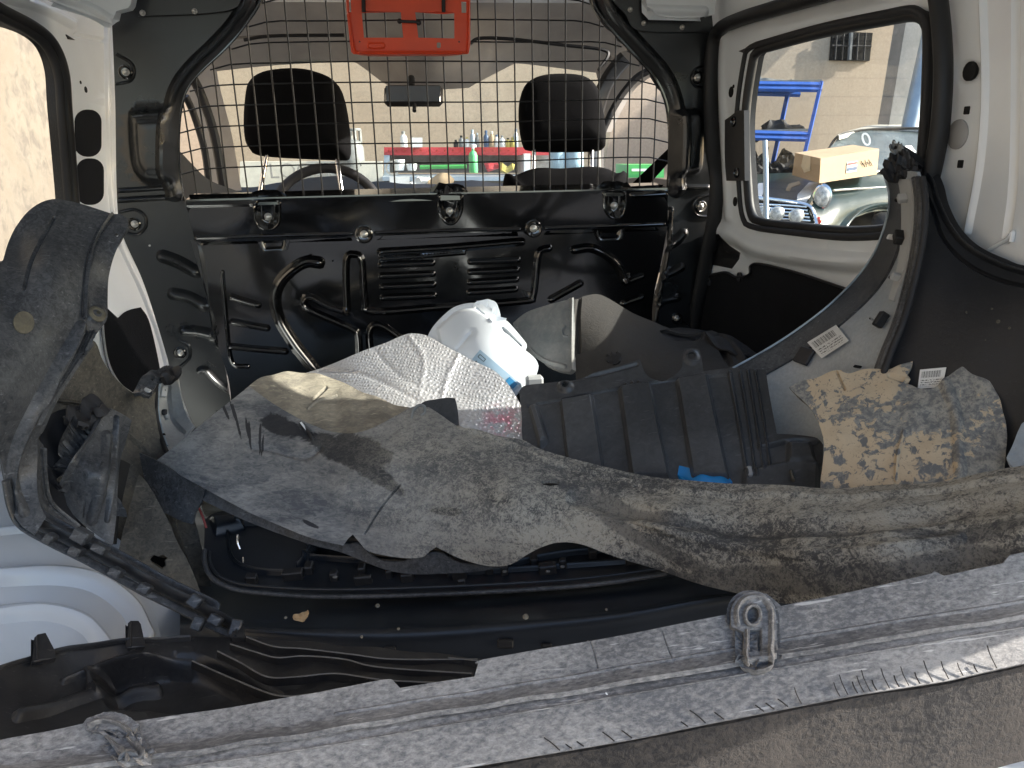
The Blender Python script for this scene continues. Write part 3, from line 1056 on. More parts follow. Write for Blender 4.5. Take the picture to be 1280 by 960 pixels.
# steering wheel
wc = np.array(D(410., 275., 2.62))
ax = (Vector((0, -1, .45))).normalized()
Rw = frame_to(ax)
th = np.linspace(0, 2 * np.pi, 49)[:-1]
ring = np.stack([.185 * np.cos(th), .185 * np.sin(th), 0 * th], 1) @ Rw.T + wc
sw = tube('steering_wheel', ring, .017, M['darkplastic'], van, 10, True)
for a0 in (0, math.pi, -math.pi / 2):
    tip = np.array([.18 * math.cos(a0), .18 * math.sin(a0), 0]) @ Rw.T + wc
    tube('spoke', np.linspace(wc, tip, 4), .014, M['darkplastic'], sw, 8, False, .02)
S('instrument_hood', [(350, 236), (370, 226), (400, 221), (440, 221), (470, 232), (474, 250), (350, 250)], [(350, 236, 2.75), (474, 240, 2.75), (410, 221, 2.85)], 'darkplastic', t=.05, step=10)
# interior mirror
mp = np.array(D(517., 120., 2.62))
xr = np.array(RT)
mir = mesh_obj('rear_view_mirror', *box_geo(mp, (.20, .028, .072), .012, np.stack([RT, FW, UP], 1)), M['rubber'], van, sharp=40)
M['mirror'] = plain('mirror_glass', (.35, .37, .38), .04, metal=1, var=0)
nrm = Vector((-.16, -1, .03)).normalized()
mesh_obj('mirror_glass', *box_geo(mp - FW * .016, (.186, .004, .058), .0018, np.stack([RT, FW, UP], 1)), M['mirror'], mir)
tube('mirror_stem', np.array([D(514., 109., 2.64), D(514., 98., 2.70)]), .013, M['rubber'], mir, 8)
tube('mirror_lever', np.array([D(518., 130., 2.61), D(518., 139., 2.60)]), .007, M['rubber'], mir, 8)

# headrests and seats
def pillow_geo(ol, d, th, par=None):
    """padded shape: outline swells front and back"""
    P = smooth_poly(ol, 6, 60)
    c = P.mean(0)
    lv = [(1.0, 0), (.985, .35), (.93, .7), (.80, .92), (.5, 1.0), (0.02, 1.02)]
    V, Fc = [], []
    n = len(P)
    rings = []
    for s, h in lv[::-1]:
        rings.append((s, -h * th / 2))
    for s, h in lv[1:]:
        rings.append((s, h * th / 2))
    for s, h in rings:
        q = c + (P - c) * s
        V.append(D(q[:, 0], q[:, 1], np.full(n, d)) + FW * h)
    V = np.vstack(V)
    for r in range(len(rings) - 1):
        for i in range(n):
            j = (i + 1) % n
            Fc.append([r * n + i, (r + 1) * n + i, (r + 1) * n + j, r * n + j])
    Fc.append(list(range(n)))
    Fc.append([(len(rings) - 1) * n + i for i in range(n)][::-1])
    return V, Fc
SEATS = [
    ([(308, 130), (314, 106), (334, 93), (372, 89), (402, 94), (424, 108), (434, 140), (438, 185), (436, 197), (424, 199), (330, 194), (312, 186), (307, 165)], [(334, 197, 325, 240), (420, 198, 427, 238)], 2.2,
     [(290, 250), (330, 246), (440, 246), (470, 255), (470, 420), (285, 420)]),
    ([(648, 140), (654, 112), (672, 99), (704, 96), (732, 100), (748, 116), (755, 150), (757, 176), (752, 186), (720, 188), (664, 187), (652, 178)], [(668, 187, 666, 218), (740, 184, 739, 218)], 2.2,
     [(628, 234), (642, 222), (668, 212), (700, 212), (745, 210), (770, 218), (786, 234), (795, 420), (620, 420)])]
for ol_, posts, d, bk in SEATS:
    V, Fc = pillow_geo(bk, d + .02, .14)
    seat = mesh_obj('seat', V, Fc, M['cloth'], van, sharp=60)
    V, Fc = pillow_geo(ol_, d, .12)
    mesh_obj('headrest', V, Fc, M['cloth'], seat, sharp=60)
    for x0, y0, x1, y1 in posts:
        tube('headrest_post', np.array([D(float(x0), y0 - 6., d), D(float(x1), float(y1), d)]), .0065, M['chrome'], seat, 8)

# cab outer shell: sides below the glass, bonnet slope and roof keep the light right
slab('cab_roof', [(-.60, 1.84, ROOFZ + .04), (.76, 1.84, ROOFZ + .04), (.70, 2.72, ROOFZ - .02), (-.54, 2.72, ROOFZ - .02)], M['white'], van, .03)

# orange crate hung on the guard
M['orange'] = plain('orange_plastic', (.75, .075, .02), .4, grain=.08, gs=150, var=.1)
tray = thing('storage_tray', 'orange plastic tray with square cut outs hung on the black wire guard', 'tray', at(onY(YB), 510, 30))
OT = onY(YB - .05)
ol_ = [(429, -60), (432, 0), (436, 40), (439, 62), (446, 68), (520, 68), (580, 68), (587, 62), (588, 40), (588, 0), (588, -60)]
hs = [[(452, 15), (501, 15), (504, 47), (455, 47)], [(519, 15), (568, 16), (568, 48), (523, 47)], [(433.5, -4), (438, -4), (439, 15), (434, 15)], [(576.5, 2), (583, 2), (583, 16), (577, 16)],
      ell(449.5, 52, 1.1, 1.4, 8), ell(574, 52, 1.1, 1.4, 8), rrect(546, 53, 551, 60, 1.5, 2)]
tb = sheet('tray_base', ol_, OT, M['orange'], tray, t=.004, holes=[np.array(h, float) for h in hs], step=9, fine=1.6, strokes=[
    ([(461, 54), (479, 54), (479, 60), (461, 60), (461, 54)], 1.1, .002), ([(433, -20), (437, 30), (443, 62), (450, 66)], 2, .01), ([(450, 66), (578, 66)], 2, .012), ([(578, 66), (585, 60), (586, 0)], 2, .01),
    ([(454, -40), (454, 14)], 1.5, -.006), ([(554, -40), (554, 14)], 1.5, -.006)])
rim = [(432, -60), (435, 0), (440, 50), (449, 66), (520, 67), (576, 66), (585, 52), (586, 0), (586, -60)]
c = catmull(rim, 5)
P0 = onY(YB - .054)(c[:, 0], c[:, 1])
P1 = P0 + np.array([0, .045, 0])
V = np.vstack([P0, P1, P1 * 1.0 + [0, 0, .004], P0 + [0, 0, .004]])
n = len(c)
mesh_obj('tray_rim', V, [[r * n + i, r * n + i + 1, ((r + 1) % 4) * n + i + 1, ((r + 1) % 4) * n + i] for r in range(4) for i in range(n - 1)], M['orange'], tray, sharp=40)
for hx in (454, 554):
    p0, p1 = at(onY(YB - .056), hx, -20), at(onY(YB - .056), hx + .6, 15)
    tube('strap', np.array([p0, p1]), .004, M['rubber'], tray, 6)
tube('cable_tie', np.array([at(onY(YB - .058), 499, 26.5), at(onY(YB - .058), 524, 27.5)]), .003, M['rubber'], tray, 6)
for hx, hy in ((499.5, 26.5), (523.5, 28.5)):
    p = at(onY(YB - .058), hx, hy)
    box('tie_head', p, (.010, .008, .010), M['rubber'], tray, .003)
# ------------------------------------------------------------------ the yard outside
M['plaster'] = dusty('beige_plaster', (.46, .365, .27), (.52, .43, .33), .42, .62, 1.2, 14, .9, .3, bmp=.15)
def stained(name):
    m, t, b = newmat(name)
    co = coords(t)
    n1 = noise(t, co, 1.3, 7, .65, .4)
    n2 = noise(t, co, 9, 6, .7, .5)
    c = mixc(t, ramp(t, n1, .4, .6), (.175, .15, .118), (.215, .19, .155))
    c = mixc(t, ramp(t, math_n(t, 'ADD', math_n(t, 'MULTIPLY', n1, .5), math_n(t, 'MULTIPLY', n2, .5)), .49, .58, 0, .8), c, (.12, .105, .09))
    t.links.new(c, b.inputs['Base Color'])
    b.inputs['Roughness'].default_value = .9
    bump(t, b, n2, .2, .004)
    return m
M['stained'] = stained('stained_plaster')
M['palewall'] = plain('pale_wall', (.74, .73, .69), .9)
M['concrete'] = dusty('concrete', (.22, .22, .21), (.38, .37, .35), .4, .6, 3, 40, .85, .3, bmp=.3)
M['zinc'] = plain('galvanised', (.35, .42, .48), .45, metal=.4)
M['green'] = dusty('old_green_paint', (.003, .020, .021), (.022, .048, .048), .5, .8, 4, 40, .38, .4, bmp=.05)
M['cream'] = plain('cream_paint', (.62, .6, .52), .4, var=.1)
M['card'] = plain('cardboard', (.44, .32, .20), .85, var=.08, grain=.1)
M['cardend'] = plain('cardboard_end', (.40, .26, .14), .85, var=.1)
M['redp'] = plain('red_paint', (.50, .045, .05), .5)
M['greenp'] = plain('green_plastic', (.07, .38, .09), .4)
M['whitep'] = plain('white_plastic', (.75, .76, .75), .4)
M['bluep'] = plain('blue_plastic', (.05, .10, .2), .4)
M['yellow'] = plain('yellow_plastic', (.5, .40, .10), .4)
M['stripe'] = plain('white_stripe_paint', (.88, .88, .86), .5, var=.05)
M['greyp'] = plain('grey_plastic', (.2, .21, .21), .5, var=.3, vs_=20)
M['lens'] = plain('lamp_lens', (.5, .5, .48), .12, coat=.8, var=.5, vs_=45)
M['carglass'] = plain('dusty_windscreen', (.09, .11, .11), .25, coat=.3, var=.5, vs_=5)
M['amber'] = plain('red_lens', (.35, .03, .02), .3)

M['asphalt'] = dusty('asphalt', (.05, .05, .05), (.11, .105, .10), .4, .6, 3, 60, .85, .4, bmp=.4)
ground = slab('ground', [(-40, -40, 0), (40, -40, 0), (40, 40, 0), (-40, 40, 0)], M['asphalt'], None, .1, (0, 0, -1), kind='structure')

WX = at(onY(7.6), 1146, 60)[0]
wallf = slab('yard_wall', [(-3.0, 7.6, 0), (WX, 7.6, 0), (WX, 7.6, 4.6), (-3.0, 7.6, 4.6)], M['plaster'], None, .25, (0, 1, 0), label='beige plastered wall behind the workbench and the blue shelving', category='wall')
walll = slab('side_yard_wall', [(-2.7, -4, 0), (-2.7, 7.55, 0), (-2.7, 7.55, 4.2), (-2.7, -4, 4.2)], M['stained'], None, .25, (-1, 0, 0), label='sunlit stained beige wall beyond the left van window', category='wall')
wallr = slab('far_wall', [(WX + .02, 7.7, 0), (11, 7.7, 0), (11, 7.7, 4.6), (WX + .02, 7.7, 4.6)], M['palewall'], None, .2, (0, 1, 0), label='pale wall far behind the grey pipe', category='wall')

# vent in the wall
vt = onY(7.57)
vent = thing('wall_window', 'small dark barred window high in the beige wall', 'window', at(onY(7.6), 1064, 57))
sheet('frame_panel', [(1041, 39), (1091, 41), (1087, 76), (1038, 75)], vt, M['hole'], vent, t=.03, step=10, smooth=False)
for k in range(5):
    x = 1046 + k * 9
    tube('bar', onY(7.55)(np.array([x, x - 2.5]), np.array([41., 75.])), .010 if k != 2 else .022, M['greyp' if k == 2 else 'rubber2'], vent, 6)
tube('crossbar', onY(7.55)(np.array([1040., 1089.]), np.array([57., 58.])), .010, M['rubber2'], vent, 6)

# concrete column and pipe
col_ = thing('concrete_column', 'grey concrete column leaning in front of the beige wall', 'column', (3.9, 6, 0))
cs = tps([(1137, 20, 7.0), (1111, 160, 7.0), (1156, 20, 7.0), (1130, 160, 7.0), (1100, 300, 7.0)])
sheet('shaft', [(1147, -60), (1172, -60), (1128, 200), (1110, 300), (1080, 300), (1104, 200)], cs, M['concrete'], col_, t=.25, step=25, smooth=False)
pipe = tube('drain_pipe', D(np.array([1186., 1138., 1110.]), np.array([-60., 158., 300.]), np.array([6.8, 6.8, 6.8])), .075, M['zinc'], None, 16, label='galvanised pipe running up beside the concrete column', category='pipe')

# blue shelving
def seg(nm, p, q, d0, d1, w, mat, par, k=4, ry=None):
    return tube(nm, np.array([D(float(p[0]), float(p[1]), d0), D(float(q[0]), float(q[1]), d1)]), w, M[mat], par, k, False, ry)
sh = thing('shelving_unit', 'blue steel shelving unit by the wall with black car parts on it', 'shelving', D(985., 330., 6.8))
seg('post', (1027, 102), (1004, 200), 6.5, 6.5, .019, 'steelblue', sh)
seg('post', (986, 112), (966, 205), 7.1, 7.1, .024, 'steelblue', sh)
for (x0, y0, x1, y1, xb) in ((900, 103, 1027, 105, 30), (900, 164, 1010, 167, 26)):
    for k, (yy) in enumerate((y0 + 1, y0 + 7)):
        seg('shelf_beam', (x0, yy), (x1, yy + (y1 - y0)), 6.5, 6.5, .016, 'steelblue', sh, 4, .022)
    q = D(np.array([x0, x1, x1 - 26., x0 - 20.]), np.array([y0 - 1., y1 - 1., y0 + 6., y0 + 6.]), np.array([6.5, 6.5, 7.2, 7.2]))
    q[:, 2] = q[0, 2]
    slab('shelf_board', q, M['greyp'], sh, .02, (0, 0, -1))
seg('shelf_beam', (930, 116), (1000, 118), 7.1, 7.1, .024, 'steelblue', sh)
def lump(nm, ol, d, mat, par=None, th=.12, wob=.012, **kw):
    return sheet(nm, ol, tps([(ol[0][0], ol[0][1], d), (ol[0][0] + 50, ol[0][1], d), (ol[0][0], ol[0][1] + 50, d)]), M[mat], par, t=th, step=5, wob=wob, wobs=14, **kw)
lump('car_part', [(930, 94), (945, 96), (952, 97), (972, 99), (1000, 100), (1022, 100), (1022, 103), (940, 104), (930, 103)], 6.55, 'greyp', label='flat black trim lying on the top blue shelf', category='car part')
lump('car_part', [(935, 88), (945, 87), (948, 92), (952, 97), (940, 99), (934, 98)], 6.7, 'greyp', label='grey lump at the left end of the top blue shelf', category='car part')
lump('car_part', [(944, 162), (958, 161), (962, 150), (984, 149), (988, 156), (1004, 158), (1006, 164), (944, 166)], 6.55, 'rubber2', wob=.03, label='black car part standing on the lower blue shelf', category='car part')
lump('car_part', [(944, 200), (952, 192), (958, 196), (965, 205), (975, 196), (990, 192), (1002, 200), (1000, 224), (980, 226), (960, 222), (942, 224)], 6.9, 'rubber2', wob=.05, label='heap of black car parts under the blue shelving, behind the cardboard box', category='car part')

# the steel stand
pole = tube('steel_stand', D(np.array([956., 957., 958., 960.]), np.array([176., 200., 300., 420.]), np.array([3.9, 3.9, 3.9, 3.9])), .013, M['zinc'], None, 12, label='thin grey steel pole standing before the old green car', category='pole')

# ------------------------------------------------------------------ old green car
mc = thing('vintage_car', 'old dark green small car with white bonnet stripes and spot lamps', 'car', D(1080., 420., 6.2))
DC = lambda *c: tps(c)
hood = DC((942, 243, 5.3), (1006, 253, 5.15), (1025, 229, 5.7), (990, 216, 6.3), (942, 218, 6.3), (900, 240, 5.4))
sheet('bonnet', [(900, 218), (942, 218), (990, 216), (1020, 221), (1030, 229), (1018, 240), (1008, 253), (985, 250), (942, 244), (900, 243)], hood, M['green'], mc, t=.03, step=6, corner=60)
for i, pts in enumerate(([(997, 243), (1011, 228), (1025, 228), (1016, 240), (1008, 252), (996, 250)], [(942, 244), (948, 229), (959, 228), (954, 241), (952, 246)])):
    sheet('bonnet_stripe', pts, shift(hood, .012), M['stripe'], mc, t=.004, step=4, smooth=False)
sheet('bonnet_sticker', [(982, 238), (986, 230), (999, 226), (1001, 230), (990, 234), (987, 239)], shift(hood, .012), M['card'], mc, t=.003, step=4, smooth=False)
sheet('nose_panel', [(900, 243), (942, 245), (985, 251), (1008, 255), (1017, 262), (1022, 282), (1022, 330), (900, 330)], DC((942, 244, 5.28), (1006, 253, 5.12), (942, 330, 5.2), (1020, 330, 5.1), (1022, 270, 5.2)), M['hole'], mc, t=.03, step=10)
strip('grille_surround', [(900, 243), (942, 247), (985, 252), (1007, 256), (1016, 264), (1021, 284)], [5.2, 5.1, 5.05], .016, 'chrome', mc)
for k in range(7):
    y = 255 + k * 4.3
    strip('grille_slat', [(905, y - 3), (945, y), (985, y + 2), (1008 + k * 1.2, y + 4)], [5.2, 5.1, 5.08], .0075, 'chrome', mc)
for px, py, r in ((971, 267, .048), (995, 270, .048), (953, 266, .046), (938, 265, .046)):
    p = at(DC((900, 260, 5.02), (1020, 260, 4.92), (950, 300, 4.95)), px, py)
    l = lathe('spot_lamp', p, (-.35, -1, .05), [(.02, -.07), (.038, -.04), (.046, 0), (.048, .008), (.044, .012)], M['chrome'], mc, 20)
    lathe('lens', p, (-.35, -1, .05), [(.043, .010), (.036, .020), (.018, .026), (.003, .028)], M['lens'], l, 20)
p = D(1028., 246., 5.15)
l = lathe('headlight', p, (-.8, -1, .05), [(.055, -.10), (.075, -.04), (.084, 0), (.086, .012), (.076, .018)], M['chrome'], mc, 28, sx=.72)
lathe('lens', p, (-.8, -1, .05), [(.074, .012), (.06, .030), (.035, .040), (.005, .044)], M['lens'], l, 24, sx=.72)
lathe('indicator', D(1022., 276., 5.1), (-.5, -1, 0), [(.026, -.02), (.026, .01), (.018, .02), (.004, .022)], M['amber'], mc, 16)
fd = DC((1036, 240, 5.35), (1040, 226, 5.6), (1105, 219, 6.0), (1165, 216, 6.4), (1022, 290, 5.1), (1100, 300, 5.75), (1165, 300, 6.4), (1060, 262, 5.4))
arch_h = [(1046, 296), (1056, 282), (1068, 272), (1085, 266), (1104, 264), (1122, 268), (1138, 278), (1146, 300), (1146, 340), (1044, 340)]
sheet('front_wing', [(1010, 262), (1020, 252), (1036, 250), (1038, 236), (1030, 230), (1040, 224), (1070, 221), (1105, 217), (1170, 212), (1190, 212), (1190, 350), (1018, 350), (1018, 285)], fd, M['green'], mc, t=.03, step=7, fine=2.5, holes=[np.array(arch_h, float)], corner=60,
      strokes=[([(1042, 296), (1052, 280), (1066, 268), (1085, 261), (1106, 259), (1128, 264), (1145, 278)], 4, .05)], regions=[([(1036, 246), (1080, 238), (1160, 232), (1180, 260), (1100, 262), (1060, 270), (1040, 290), (1020, 290)], 14, .04)])
strip('chrome_strip', [(1042, 238), (1070, 236), (1105, 234), (1165, 231)], [5.3, 5.55, 5.9, 6.5], .008, 'chrome', mc)
sheet('arch_lining', [(1030, 255), (1160, 250), (1165, 360), (1030, 360)], DC((1030, 255, 5.75), (1160, 250, 6.6), (1165, 360, 6.5), (1030, 360, 5.7)), M['hole'], mc, t=.01, step=20, smooth=False)
wl_ = lathe('wheel', D(1102., 312., 5.85), (.75, -.6, 0), [(.05, -.08), (.26, -.08), (.28, -.04), (.28, .05), (.25, .08), (.16, .07), (.13, .05), (.03, .05)], M['rubber2'], mc, 28)
sheet('windscreen', [(1032, 190), (1036, 186), (1049, 171), (1087, 163), (1165, 161), (1200, 162), (1200, 224), (1165, 216), (1100, 214), (1040, 212)], DC((1032, 190, 6.3), (1165, 161, 6.7), (1049, 171, 6.5), (1165, 216, 6.4), (1040, 212, 6.1)), M['carglass'], mc, t=.01, step=14, corner=30)
strip('screen_frame', [(1030, 194), (1036, 186), (1049, 170), (1087, 162), (1165, 160)], [6.25, 6.45, 6.6, 6.65], .012, 'rubber', mc)
sheet('roof', [(1047, 168), (1070, 161), (1095, 156), (1165, 154), (1210, 154), (1210, 162), (1165, 160), (1087, 161), (1049, 170)], DC((1047, 168, 6.55), (1165, 154, 7.1), (1165, 161, 6.7), (1095, 156, 7.0), (1087, 162, 6.6)), M['cream'], mc, t=.03, step=6)
strip('wiper', [(1090, 217), (1098, 214), (1104, 217)], [5.9, 5.95, 6.0], .012, 'chrome', mc)
text_obj('screen_mark', '0', .16, at(DC((1032, 190, 6.2), (1165, 161, 6.6), (1049, 171, 6.4), (1165, 216, 6.3), (1040, 212, 6.0)), 1083, 175), RT + UP * .35, UP, M['whitep'], mc, .002)
sheet('paper_note', [(1132, 182), (1150, 182), (1142, 194), (1128, 192)], DC((1132, 182, 6.5), (1150, 182, 6.6), (1142, 194, 6.45)), M['whitep'], mc, t=.003, step=5, smooth=False)

# cardboard box on the bonnet
cb_ = thing('cardboard_box', 'long brown cardboard box lying on the bonnet of the green car', 'box', D(1040., 222., 5.5))
c8 = np.array([D(x, y, d) for x, y, d in ((994., 191., 5.55), (1026., 198., 5.05), (1099., 186., 5.65), (1066., 181., 6.1), (990., 219., 5.6), (1024., 229., 5.1), (1096., 218., 5.7), (1063., 209., 6.15))])
mesh_obj('carton', c8, [[0, 1, 2, 3], [4, 7, 6, 5], [0, 4, 5, 1], [1, 5, 6, 2], [2, 6, 7, 3], [3, 7, 4, 0]], [M['card'], M['cardend']], cb_, smooth=False, fm=[0, 0, 1, 0, 0, 0])
fr_ = lambda u, v, off=.006: (c8[1] * (1 - u) + c8[2] * u) * (1 - v) + (c8[5] * (1 - u) + c8[6] * u) * v + np.cross(c8[5] - c8[1], c8[2] - c8[1]) / np.linalg.norm(np.cross(c8[5] - c8[1], c8[2] - c8[1])) * -off
def patch(nm, f, u0, v0, u1, v1, mat, par, off=.006):
    V = [f(u0, v0, off), f(u1, v0, off), f(u1, v1, off), f(u0, v1, off)]
    c = np.mean(V, 0)
    Vb = [v + (np.array(C0) - c) * -.0004 for v in V]
    return mesh_obj(nm, V + Vb, [[0, 1, 2, 3], [7, 6, 5, 4], [0, 4, 5, 1], [1, 5, 6, 2], [2, 6, 7, 3], [3, 7, 4, 0]], M[mat], par, smooth=False)
sgn = 1 if (fr_(.5, .5, .1) - C0) @ FW < (fr_(.5, .5, 0) - C0) @ FW else -1
lab = patch('shipping_label', fr_, .42, .33, .60, .75, 'whitep', cb_, .006 * sgn)
patch('label_band', fr_, .43, .36, .59, .44, 'redp', lab, .010 * sgn)
patch('label_band', fr_, .43, .55, .59, .68, 'bluep', lab, .010 * sgn)
for k in range(6):
    u = .66 + k * .035
    a_, b2 = fr_(u, .35 + .1 * (k % 2), .007 * sgn), fr_(u + .04, .62 - .1 * (k % 3 == 0), .007 * sgn)
    tube('pen_mark', np.array([a_, b2]), .003, M['hole'], cb_, 4)
fe = lambda u, v, off=0: (c8[0] * (1 - u) + c8[1] * u) * (1 - v) + (c8[4] * (1 - u) + c8[5] * u) * v + (C0 - c8[1]) / 5.2 * .006
M['tape'] = plain('packing_tape', (.62, .46, .28), .4)
V_ = [fe(.35, 0), fe(.62, 0), fe(.66, .6), fe(.45, .75), fe(.30, .5)]
mesh_obj('tape', V_, [[0, 1, 2, 3, 4]], M['tape'], cb_, smooth=False)

# ------------------------------------------------------------------ workbench seen through the windscreen
wb = thing('workbench', 'grey workbench with a red perforated back shelf against the beige wall', 'workbench', D(570., 300., 5.9))
def slabpx(nm, x0, y0, x1, y1, d, dep, mat, par, **kw):
    q = D(np.array([x0, x1, x1, x0], float), np.array([y0, y0, y1, y1], float), np.full(4, float(d)))
    return slab(nm, q[::-1], M[mat], par, dep, (0, 1, 0), **kw)
slabpx('red_shelf', 480, 184, 690, 194, 5.8, .25, 'redp', wb)
slabpx('back_board', 484, 194, 690, 216, 6.05, .03, 'greyp', wb)
slabpx('bench_top', 478, 221, 700, 226, 5.4, .6, 'zinc', wb)
slabpx('side_frame', 480, 194, 487, 240, 5.75, .4, 'zinc', wb)
slabpx('side_frame', 655, 192, 663, 240, 5.75, .4, 'whitep', wb)
slabpx('drawer_unit', 484, 226, 700, 300, 5.5, .4, 'greyp', wb)
for i in range(34):
    lathe('peg_hole', D(486. + i * 5, 188. + (i % 2) * 3, 5.79), (0, -1, 0), [(.008, -.005), (.008, .004), (.002, .005)], M['amber'], wb, 6) if i % 2 == 0 else None
slabpx('bench_panel', 487, 221, 512, 231, 5.35, .02, 'whitep', wb)
def bottle(px, base, d, w_, h_, mat, lab, cap='rubber', neck=.45, cat='bottle', grp=None, nm='bottle'):
    s = d / F
    r, h = w_ * s / 2, h_ * s
    p = D(float(px), float(base), float(d))
    th_ = thing(nm, lab, cat, p, grp)
    lathe('body', p, (0, 0, 1), [(r * .9, 0), (r, h * .04), (r, h * .6), (r * .8, h * .7), (r * neck, h * .78), (r * neck, h * .86)], M[mat], th_, 14)
    lathe('cap', p, (0, 0, 1), [(r * neck * 1.1, h * .84), (r * neck * 1.15, h * .98), (r * neck * .8, h)], M[cap], th_, 12)
    return th_
bottle(505, 184, 5.75, 9, 19, 'whitep', 'white bottle at the left end of the red shelf', 'greyp')
slabpx('carton', 515, 172, 528, 184, 5.75, .1, 'whitep', None, label='white box with red and green print on the red shelf', category='box')
for x, w_, h_, m_, c_, l in ((570, 6, 9, 'rubber', 'rubber', 'small black bottle on the red shelf left of the clear bottles'), (577, 7, 14, 'greyp', 'rubber', 'short dark grey bottle on the red shelf'), (584, 6, 12, 'whitep', 'yellow', 'white bottle with yellow cap on the red shelf'),
                          (591, 7, 21, 'zinc', 'zinc', 'tall pale bottle just behind the green spray bottle'), (597, 5, 17, 'greyp', 'zinc', 'slim grey bottle right of the tall pale bottle'), (608, 7, 20, 'bluep', 'bluep', 'dark blue bottle on the red shelf'),
                          (615, 7, 19, 'card', 'cream', 'amber bottle beside the dark blue bottle'), (621, 6, 15, 'whitep', 'bluep', 'white bottle with blue cap beside the amber bottle'), (628, 7, 14, 'whitep', 'greyp', 'white bottle with grey cap on the red shelf'),
                          (635, 6, 11, 'yellow', 'rubber', 'small yellow bottle on the red shelf'), (641, 7, 12, 'yellow', 'yellow', 'stubby yellow bottle beside the passenger headrest'), (645, 6, 22, 'zinc', 'bluep', 'pale tall bottle next to the passenger headrest')):
    bottle(x, 184, 5.75, w_, h_, m_, l, c_)
sb = bottle(592, 216, 4.6, 11, 34, 'greenp', 'green spray bottle with white trigger in front of the workbench', 'whitep', .3)
M['greenlite'] = plain('mint_plastic', (.15, .62, .25), .35)
for ch in sb.children:
    if ch.name.startswith('body'):
        ch.data.materials[0] = M['greenlite']
bx = D(592., 187., 4.6)
box('trigger_head', bx + np.array([0, 0, .02]), (.035, .02, .02), M['whitep'], sb, .004)
q = D(np.array([525., 583.]), np.array([209., 208.]), np.array([5.6, 5.6]))
tube('level_bar', q, .016, M['greenp'], None, 6, label='bright green bar lying on the workbench', category='bar')
for x, y, w_, h_, m_, l in ((499, 213, 15, 13, 'whitep', 'white tub under the red shelf, left one'), (515, 213, 13, 9, 'whitep', 'low white bowl beside the green bar'), ):
    s = 5.6 / F
    lathe('tub', D(float(x), float(y), 5.6), (0, 0, 1), [(w_ * s * .4, 0), (w_ * s * .5, h_ * s * .5), (w_ * s * .5, h_ * s), (w_ * s * .42, h_ * s), (w_ * s * .4, h_ * s * .6)], M[m_], None, 16, label=l, category='tub')
lump('rag', [(628, 204), (634, 208), (640, 204), (642, 212), (634, 216), (627, 213)], 5.5, 'yellow', th=.04, label='crumpled yellow cloth under the red shelf', category='cloth')
lump('red_bag', [(605, 204), (622, 203), (624, 210), (608, 212)], 5.6, 'redp', th=.06, label='red packet on the workbench right of the spray bottle', category='packet')
lump('tool_heap', [(535, 226), (548, 217), (560, 216), (568, 224), (566, 231), (536, 232)], 5.2, 'card', th=.1, label='brown heap of tools on the near edge of the workbench', category='tools')
lump('tool_heap', [(512, 228), (524, 222), (536, 220), (534, 229), (520, 232)], 5.2, 'whitep', th=.05, label='crumpled white paper on the near edge of the workbench', category='paper')
for x, h_, l in ((697, 30, 'pale blue drum behind the passenger headrest, left one'), (718, 32, 'pale blue drum behind the passenger headrest, right one')):
    p = D(float(x), 222., 5.5)
    r = .06 if x < 700 else .065
    M.setdefault('drum', plain('pale_blue_drum', (.33, .48, .58), .4))
    lathe('drum', p, (0, 0, 1), [(r, 0), (r, .08), (r * 1.04, .09), (r, .10), (r, .19), (r * .9, .2)], M['drum'], None, 20, label=l, category='drum')
# gas cylinder and carved blocks behind the driver's headrest
gc = thing('gas_cylinder', 'grey gas cylinder with carrying collar behind the driver headrest', 'cylinder', D(442., 230., 5.6))
s = 5.6 / F
lathe('body', D(442., 232., 5.6), (0, 0, 1), [(14 * s, 0), (16 * s, 4 * s), (16 * s, 44 * s), (13 * s, 52 * s), (7 * s, 55 * s)], M['greyp'], gc, 22)
th2 = np.linspace(0, 2 * np.pi, 25)[:-1]
tp = D(442., 178., 5.6)
tube('collar', np.stack([tp[0] + 9 * s * np.cos(th2), tp[1] + 9 * s * np.sin(th2), np.full(24, tp[2] + 15 * s)], 1), .010, M['greyp'], gc, 6, True)
for a0 in (.3, 1.9, 3.4, 5.0):
    b0 = np.array([tp[0] + 9 * s * math.cos(a0), tp[1] + 9 * s * math.sin(a0), tp[2]])
    tube('collar_leg', np.array([b0, b0 + [0, 0, 15 * s]]), .012, M['greyp'], gc, 4)
blk = thing('stone_block', 'pale block with raised lettering behind the steering wheel', 'block', D(420., 240., 5.2))
slabpx('block', 300, 202, 478, 250, 5.5, .2, 'cream', blk)
text_obj('lettering', 'LOCOSSO CC', .145, D(418., 213., 5.49) - np.array([0, .004, 0]), (1, 0, 0), (0, 0, 1), M['concrete'], blk, .004)
# green crate beyond the passenger window, long grey sheet beside it
slabpx('green_crate', 786, 206, 830, 222, 4.8, .3, 'greenp', None, label='green crate seen low through the passenger door window', category='crate')
slabpx('green_crate_slot', 790, 211, 826, 214, 4.78, .01, 'whitep', bpy.data.objects['green_crate'])
